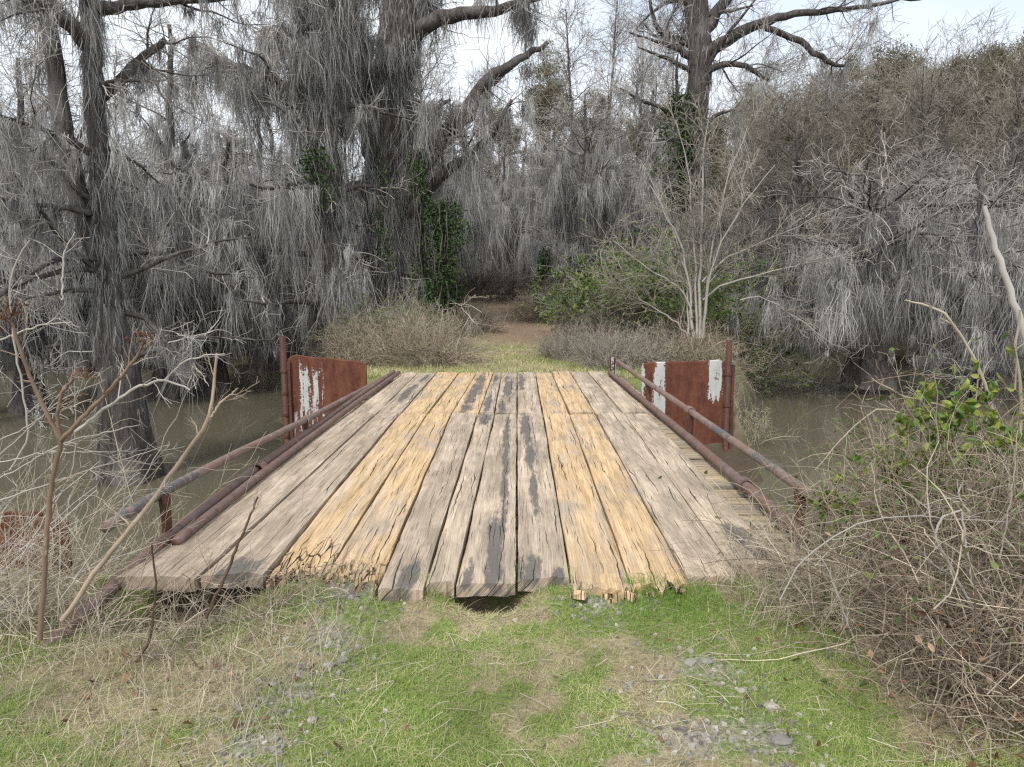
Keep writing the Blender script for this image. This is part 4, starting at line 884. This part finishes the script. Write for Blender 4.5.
# tall dead grass at left
K = 3600
cl = [(-1.05, 2.75, .2, .16), (-1.35, 3.0, .3, .25), (-.95, 3.35, .28, .18), (-1.6, 3.5, .3, .3), (-1.9, 3.0, .35, .3), (-1.25, 3.7, .25, .15), (-1.5, 2.5, .3, .2), (-2.2, 3.7, .4, .3), (1.25, 3.6, .14, .14)]
ci = rng.integers(0, len(cl), K); cc = np.array(cl)[ci]; X = cc[:, 0] + rng.normal(0, 1, K) * cc[:, 2]; Y = cc[:, 1] + rng.normal(0, 1, K) * cc[:, 3]
ok = (Y < 3.92) & (Y > 1.9); X, Y = X[ok], Y[ok]; m_ = len(X)
tag(blades('dry_grass', X, Y, rng.uniform(.05, .2, m_), rng.uniform(.0016, .0032, m_), rng.uniform(0, 1, m_), rng.uniform(.35, 1.45, m_), M['straw'], n=5).build('dry_grass', M['straw']), kind='stuff')
# gravel
def stones(mb, C, S):
    base = np.array([[-1, -1, -1], [1, -1, -1], [1, 1, -1], [-1, 1, -1], [-1, -1, 1], [1, -1, 1], [1, 1, 1], [-1, 1, 1]], float)
    n = len(C); P = base[None] * rng.uniform(.45, .95, (n, 8, 3)); P[:, 4:, :2] *= .7; P = P * S[:, None, :] * .5; th = rng.uniform(0, 6.283, n); c_, s_ = np.cos(th)[:, None], np.sin(th)[:, None]
    P = np.stack([P[..., 0] * c_ - P[..., 1] * s_, P[..., 0] * s_ + P[..., 1] * c_, P[..., 2]], -1) + C[:, None]
    f = np.array([[0, 3, 2, 1], [4, 5, 6, 7], [0, 1, 5, 4], [1, 2, 6, 5], [2, 3, 7, 6], [3, 0, 4, 7]])
    mb.add(P.reshape(-1, 3), (np.arange(n)[:, None, None] * 8 + f[None]).reshape(-1, 4), np.repeat(rng.uniform(0, 1, n), 8)); return mb
K = 3600; gi = rng.integers(0, len(GRAV), K); X = np.array([GRAV[i][0][0] for i in gi]) + rng.normal(0, .8, K) * np.array([GRAV[i][1] for i in gi]); Y = np.array([GRAV[i][0][1] for i in gi]) + rng.normal(0, .8, K) * np.array([GRAV[i][2] for i in gi])
ok = Y < 3.85; X, Y = X[ok], Y[ok]; s = .006 + .034 * rng.uniform(0, 1, len(X)) ** 5
mb = stones(MB(), np.stack([X, Y, tz(X, Y) + s * .1], 1), np.stack([s, s * .8, s * .55], 1)); tag(mb.build('gravel', M['stone']), kind='stuff')
for i, (px, py, s, l) in enumerate([(780, 742, .075, 'largest bluish grey stone lying in the grass at bottom right'), (342, 664, .06, 'pale stone in the left gravel patch'), (330, 668, .045, 'dark grey stone touching the pale stone in the left gravel patch'), (706, 664, .05, 'light stone near the upper edge of the right gravel patch'), (690, 666, .055, 'flat grey stone left of the light stone in the right gravel patch'), (312, 724, .04, 'small slate coloured stone in the lower left wheel track'), (772, 706, .05, 'flat pale blue stone above the largest stone at bottom right'), (742, 690, .035, 'small blue grey stone in the middle of the right gravel patch')]):
    p = pz(px, py, -.13); p[2] = gz(p[0], p[1]) + s * .1
    u_ = np.linspace(0, math.pi, 9); v_ = np.linspace(0, 2 * math.pi, 14, endpoint=False); U, V = np.meshgrid(u_, v_, indexing='ij')
    rr = s * .55 * (1 + .35 * (vnoise(U * 2 + i * 7, V * 1.0, 5) - .5) + .25 * (vnoise(U * 4, V * 2 + i, 9) - .5)); rr[:, :] = np.where((U < .01) | (U > 3.13), s * .5, rr)
    P = np.stack([rr * np.sin(U) * np.cos(V) * 1.1, rr * np.sin(U) * np.sin(V) * .8, rr * np.cos(U) * .5], -1); ix = np.arange(9 * 14).reshape(9, 14); nx_ = np.roll(ix, -1, 1)
    mb = MB(); mb.add(P.reshape(-1, 3), np.stack([ix[:-1], ix[1:], nx_[1:], nx_[:-1]], -1).reshape(-1, 4), .3 + .08 * i); o = mb.build('stone', M['stone']); o.location = tuple(p); o.rotation_euler = (0, 0, i); tag(o, l, 'stone', 'loose stones in the wheel tracks')
# dead leaves
K = 260; X = np.concatenate([rng.uniform(-2, 2, 60), rng.normal(1.75, .35, 140), rng.normal(-1.3, .3, 60)]); Y = rng.uniform(2.2, 3.9, K)
mb = leaves(MB(), np.stack([X, Y, tz(X, Y) + .012], 1), .036, None, 0, .6); tag(mb.build('leaf_litter', M['deadleaf']), kind='stuff')
# short broken stems lying about
K = 900; X = rng.uniform(-2.4, 2.4, K); Y = rng.uniform(2.2, 3.95, K); th = rng.uniform(0, 6.28, K); ln = rng.uniform(.03, .16, K)
P0 = np.stack([X, Y, tz(X, Y) + .012], 1); P = np.stack([P0, P0 + np.stack([np.cos(th) * ln / 2, np.sin(th) * ln / 2, .012 + 0 * th], 1), P0 + np.stack([np.cos(th) * ln, np.sin(th) * ln, rng.uniform(-.005, .03, K)], 1)], 1)
tag(tubes(MB(), P, np.full((K, 3), .0010) * rng.uniform(.6, 1.6, (K, 1)), 4, rng.uniform(0, 1, K)).build('stem_litter', M['straw']), kind='stuff')

# ------------------------------------------------------------------ brush at left and right of the near end
def tangle(name, label, base, cx, cy, rx, ry, h, ns, r, mat, cat, tw=6, arch=-.25, L=1.0, lean=(0, 0), group=None, leafmat=None, nl=0, lsize=.05, zbias=0.6, wand=.2):
    t = thing(name, label, cat, base, group); X = rng.normal(cx, rx, ns); Y = rng.normal(cy, ry, ns); Z = np.maximum(tz(X, Y), WATER) - .02
    Z = Z + rng.uniform(0, 1, ns) * h * zbias * (rng.uniform(0, 1, ns) < .6)
    n = 9; Q = np.zeros((ns, n, 3)); Q[:, 0] = np.stack([X, Y, Z], 1); d = nrm(np.stack([rng.normal(lean[0], .6, ns), rng.normal(lean[1], .6, ns), rng.uniform(.1, 1.2, ns)], 1)); ln = L * rng.uniform(.4, 1.2, ns)
    for i in range(1, n):
        d = d + rng.normal(0, wand, (ns, 3)); d[:, 2] += arch * rng.uniform(.3, 1.6, ns) * i / n; d = nrm(d); Q[:, i] = Q[:, i - 1] + d * (ln / (n - 1))[:, None]
        Q[:, i, 2] = np.maximum(Q[:, i, 2], np.maximum(tz(Q[:, i, 0], Q[:, i, 1]), WATER) + .01)
    R = (r * rng.uniform(.5, 1.4, ns))[:, None] * np.linspace(1, .45, n)[None]; mb = MB(); tubes(mb, Q, R, 4, rng.beta(1.5, 1.5, ns))
    P2, R2 = grow(Q, R, tw, .1, 1, L * .3, 50, .05, .25, 5, .6, .5, -.05, .2); tubes(mb, P2, np.maximum(R2, .0009), 3, rng.beta(1.5, 1.5, len(P2)))
    mb.build('stems', M[mat], t, base)
    if nl:
        C = sample_on(P2, nl); lm = leaves(MB(), C, lsize); lm.build('leaves', M[leafmat], t, base)
    return t
GBR = 'brambles at the near right corner'
tangle('bramble', 'dense dead bramble mound filling the bottom right corner', (2.2, 3.3, -.3), 2.36, 3.4, .34, .5, .75, 1250, .003, 'bramble', 'bramble', 7, L=.9, group=GBR, leafmat='privet', nl=1800, lsize=.035)
tangle('bramble', 'leafier bramble thicket behind the dead mound, green tinged beside the water', (2.75, 4.6, -.6), 2.95, 4.65, .38, .5, .8, 900, .0034, 'bramble', 'bramble', 8, L=1.0, group=GBR, leafmat='privet', nl=8000, lsize=.05, zbias=.9)
tangle('bramble', 'low dead stems spilling over the right end of the deck', (1.5, 3.7, -.2), 1.55, 3.7, .16, .22, .3, 170, .0026, 'straw', 'bramble', 5, L=.55, group=GBR)
tangle('bramble', 'outer bramble thicket cut by the right edge of the photo', (3.4, 4.0, -.6), 3.6, 4.2, .36, .6, .9, 420, .0036, 'bramble', 'bramble', 7, L=1.0, group=GBR, leafmat='privet', nl=1800, lsize=.045, zbias=.9)
tangle('bramble', 'low dead bramble tangle reaching the bottom edge at right', (1.9, 2.8, -.15), 1.98, 2.8, .2, .26, .32, 420, .003, 'bramble', 'bramble', 7, L=.5, group=GBR, leafmat='deadleaf', nl=350, lsize=.04)
GBL = 'dead brush at the near left corner'
tangle('dead_brush', 'pale dead brush tangled around the rail end at far left', (-2.4, 3.7, -.3), -2.4, 3.5, .26, .3, .25, 170, .0026, 'straw', 'brush', 6, L=.8, group=GBL, arch=-.12, wand=.12)
tangle('dead_brush', 'grey dead brush in front of the gap under the left end of the deck', (-1.75, 3.5, -.2), -1.75, 3.45, .28, .22, .15, 130, .0024, 'bramble', 'brush', 6, L=.5, group=GBL, wand=.15)
tangle('dead_brush', 'brush bank sloping to the water behind the near left panel', (-3.3, 4.6, -.8), -3.5, 4.2, .3, .4, .1, 50, .003, 'straw', 'brush', 6, L=.9, group=GBL)
tangle('dead_brush', 'fan of whitish straight stems at the left edge of the photo', (-2.6, 3.1, -.1), -2.85, 3.2, .1, .2, .55, 50, .0026, 'twigpale', 'brush', 4, L=1.0, group=GBL, lean=(.9, .3), arch=-.05, wand=.06, zbias=.9)
tangle('weed_tuft', 'thin seedy weeds standing at the water side of the left rail', (-2.7, 5.0, -1.), -2.65, 4.9, .3, .5, .2, 70, .002, 'straw', 'weed', 8, L=1.2, group='thin weeds beside the rails', arch=-.02, wand=.08)
tangle('weed_tuft', 'thin tan weeds standing beside the right rail near its near end', (2.1, 5.2, -1.), 2.1, 5.3, .12, .4, .2, 20, .0022, 'straw', 'weed', 6, L=1.3, group='thin weeds beside the rails', arch=-.02, wand=.07)
tangle('weed_tuft', 'dry upright stems growing at the right corner of the deck', (1.45, 3.75, -.15), 1.4, 3.72, .09, .06, .05, 26, .0018, 'straw', 'weed', 3, L=.55, group='thin weeds beside the rails', arch=-.02, wand=.05)
def pl(name, label, cat, paths, mat, Y, group=None, tw=None, heads=(), tone=.5, parts='stem'):
    P_, R_ = [], []
    for pth in paths:
        if isinstance(pth, tuple): dY, pth = pth
        else: dY = 0
        P, R = pxpath(pth, Y, 22, .0015 * Y / 2, dY); P_.append(P); R_.append(R)
    base = P_[0][0].copy(); t = thing(name, label, cat, base, group)
    for i, (P, R) in enumerate(zip(P_, R_)):
        mb = MB(); tubes(mb, P[None], R[None], 8, tone + rng.uniform(-.1, .1))
        mb.build(parts, M[mat], t, base, smooth=True)
    if tw:
        PP = np.stack([resample(P, R, 12)[0] for P, R in zip(P_, R_)]); RR = np.stack([resample(P, R, 12)[1] for P, R in zip(P_, R_)])
        P1, R1 = grow(PP, RR, tw, .25, 1, .16, 45, .1, .15, 6, .4, .4, 0, .2); mb = MB(); tubes(mb, P1, np.maximum(R1, .0008), 4, rng.uniform(.3, 1, len(P1)))
        P2, R2 = grow(P1, R1, 3, .2, 1, .06, 45, .1, .2, 4, .6, .5, 0, .2); tubes(mb, P2, np.maximum(R2, .0007), 3, rng.uniform(.3, 1, len(P2))); mb.build('twigs', M[mat], t, base)
    for (px, py, s, nn) in heads:
        c = pY(px, py, Y); C = c + rng.normal(0, s * Y / F, (nn, 3)) * [1, 1, .8]; lm = leaves(MB(), C, .016, rng.uniform(0, .25, nn)); lm.build('withered_head', M['deadleaf'], t, base)
    return t
GSN = 'bare dead stalks standing at the left foreground'
pl('dead_stalk', 'thick brown forked stalk with dark withered heads at left', 'dead stalk', [[(40, 640, 2.88), (45, 560, 2.59), (50, 490, 2.52), (61, 440, 2.38)], [(61, 440, 2.16), (42, 405, 2.02), (24, 360, 1.80), (12, 325, 1.51), (4, 296, 1.15)], [(61, 440, 2.16), (57, 415, 2.02), (62, 392, 1.87), (74, 378, 1.44)], [(61, 441, 2.45), (80, 420, 2.30), (110, 390, 2.02), (135, 358, 1.58), (147, 338, 1.08)]],
   'stalk', 2.7, GSN, 5, [(10, 312, 7, 110), (144, 338, 5, 70), (82, 373, 4, 30)], .25)
pl('dead_stalk', 'long tan leaning stalk crossing in front of the left rail', 'dead stalk', [[(62, 620, 2.88), (100, 565, 2.74), (140, 517, 2.59), (175, 470, 2.30), (205, 425, 2.02), (213, 408, 1.73), (217, 353, 1.30)], [(208, 420, 1.44), (222, 402, 1.15), (238, 388, 0.72)]], 'stalk', 3.0, GSN, 4, (), .75)
pl('dead_stalk', 'pale arching stem bending over toward the left panel', 'dead stalk', [[(75, 432, 1.87), (105, 408, 1.58), (140, 385, 1.44), (168, 379, 1.22), (190, 390, 0.79)], [(165, 380, 1.01), (182, 362, 0.86), (205, 355, 0.72), (225, 354, 0.50)]], 'twigpale', 2.8, GSN, 4, (), .6)
pl('dead_stalk', 'thin black leaning stalk in front of the left deck corner', 'dead stalk', [[(206, 618, 1.9), (222, 583, 1.7), (240, 540, 1.4), (258, 497, 1.)], [(128, 672, 1.6), (150, 642, 1.5), (156, 590, 1.2), (152, 545, .9)]], 'stalk', 3.1, GSN, 3, (), .0)
pl('dead_stalk', 'whitish curved twig rising at the left edge', 'dead stalk', [[(10, 470, 1.15), (30, 440, 1.01), (8, 300, 0.86), (12, 268, 0.79), (30, 240, 0.58)], [(62, 300, 1.01), (63, 255, 0.86), (75, 232, 0.58)], [(0, 340, 1.01), (40, 325, 0.79), (72, 322, 0.50)]], 'twigpale', 3.2, GSN, 5, (), .4)
pl('dead_stalk', 'white straight weed stems crossing at far left', 'dead stalk', [[(0, 478, 0.78), (70, 440, 0.65), (140, 425, 0.45)], [(0, 455, 0.78), (60, 400, 0.65), (105, 380, 0.45)], [(0, 500, 0.85), (90, 470, 0.65), (170, 445, 0.39)], [(20, 560, 0.78), (75, 470, 0.65), (75, 360, 0.45)], [(60, 600, 0.72), (150, 470, 0.65), (185, 395, 0.39)], [(0, 462, 0.78), (50, 452, 0.65), (110, 452, 0.39)], [(0, 440, 0.72), (40, 420, 0.59), (66, 385, 0.39)]], 'twigpale', 2.9, GSN, 7, (), .35)
GSR = 'bare branches rising from the right bramble'
pl('dead_branch', 'thick pale broken snag leaning in at the right edge', 'branch', [[(1052, 420, 3.75), (1022, 326, 3.45), (1003, 270, 3.00), (990, 228, 2.55), (984, 206, 2.10)]], 'twigpale', 4.6, GSR, None, (), .75)
pl('vine', 'kinked whitish vine stem in the dead bramble mound', 'vine', [[(1030, 640, 1.50), (985, 628, 1.50), (968, 600, 1.65), (952, 570, 1.65), (936, 540, 1.50), (934, 526, 1.35), (945, 516, 1.20), (962, 510, 0.90)], [(968, 512, 1.05), (958, 495, 0.90), (962, 482, 0.60)], [(962, 512, 1.20), (968, 560, 1.20), (975, 600, 0.90)]], 'twigpale', 2.9, GSR, 3, (), .4)
pl('vine', 'curling pale vine loop over the water above the right bramble', 'vine', [[(1000, 430, 1.8), (985, 385, 1.5), (968, 345, 1.4), (945, 312, 1.3), (925, 305, 1.1), (905, 300, .8)], [(1030, 520, 2), (1012, 470, 1.8), (1022, 400, 1.7), (1014, 350, 1.5), (1020, 310, 1)]], 'straw', 4.2, GSR, 3, (), .5)
pl('vine', 'long tan twigs reaching left from the right bramble toward the rail', 'vine', [[(960, 470, 1.26), (920, 420, 0.98), (880, 405, 0.91), (850, 430, 0.77), (815, 470, 0.56)], [(1000, 480, 1.26), (930, 470, 1.05), (870, 500, 0.84), (800, 520, 0.56)], [(960, 410, 1.05), (900, 395, 0.91), (872, 378, 0.63)]], 'straw', 4.0, GSR, 6, (), .5)
pl('vine', 'long pale stems arching over the face of the dead bramble mound', 'vine', [[(780, 600, 0.90), (800, 560, 0.84), (850, 525, 0.78), (900, 515, 0.72), (1010, 522, 0.60)], [(860, 660, 0.90), (840, 600, 0.78), (825, 560, 0.72), (800, 545, 0.48)], [(1000, 560, 0.84), (1012, 490, 0.78), (1018, 430, 0.54)], [(1024, 690, 0.84), (985, 660, 0.78), (950, 680, 0.60)]], 'twigpale', 3.0, GSR, 4, (), .3)
# fresh green leaves on top of the right bramble
def sprig(label, pts, Y, n, size):
    base = pY(pts[0][0], pts[0][1] + 40, Y); t = thing('leafy_vine', label, 'vine', base, 'green leafy vines on the right bramble'); mb = MB(); lm = MB(); C = []
    for (px, py, rp) in pts:
        c = pY(px, py, Y); r_ = rp * Y / F
        a = c + np.array([rng.uniform(-.1, .1), rng.uniform(-.1, .1), -.35]); P, R = resample([a, (a + c) / 2 + rng.normal(0, .05, 3), c + [0, 0, r_ * .5]], [.005, .004, .002], 10); tubes(mb, P[None], R[None], 5)
        P1, R1 = grow(P[None], R[None], 7, .4, 1, r_ * 1.6, 60, .1, .2, 5, .6, .4, 0, .2); tubes(mb, P1, R1, 4); C.append(sample_on(P1, n))
    mb.build('stems', M['bramble'], t, base); leaves(lm, np.concatenate(C), size, None, -.1, .62); lm.build('leaves', M['freshleaf'], t, base)
sprig('bright green leaf cluster topping the right bramble against the water', [(925, 400, 14), (945, 410, 16), (968, 412, 16), (985, 395, 10), (940, 425, 14), (910, 425, 12), (955, 392, 10), (975, 430, 14)], 3.9, 34, .055)
sprig('green leaves at the right edge, above the leafier bramble', [(1005, 425, 10), (1020, 415, 12), (1000, 392, 8)], 3.6, 18, .055)
sprig('sparse yellow green leaves low on the left side of the leafier bramble', [(820, 500, 12), (838, 480, 12), (858, 470, 14), (880, 465, 14), (900, 480, 14), (845, 515, 12), (870, 500, 14), (910, 450, 14), (930, 470, 14), (895, 520, 14), (950, 490, 12)], 3.9, 34, .045)
sprig('tiny yellow leaf tips beside the pale snag', [(1008, 328, 3), (980, 360, 4)], 4.1, 5, .05)
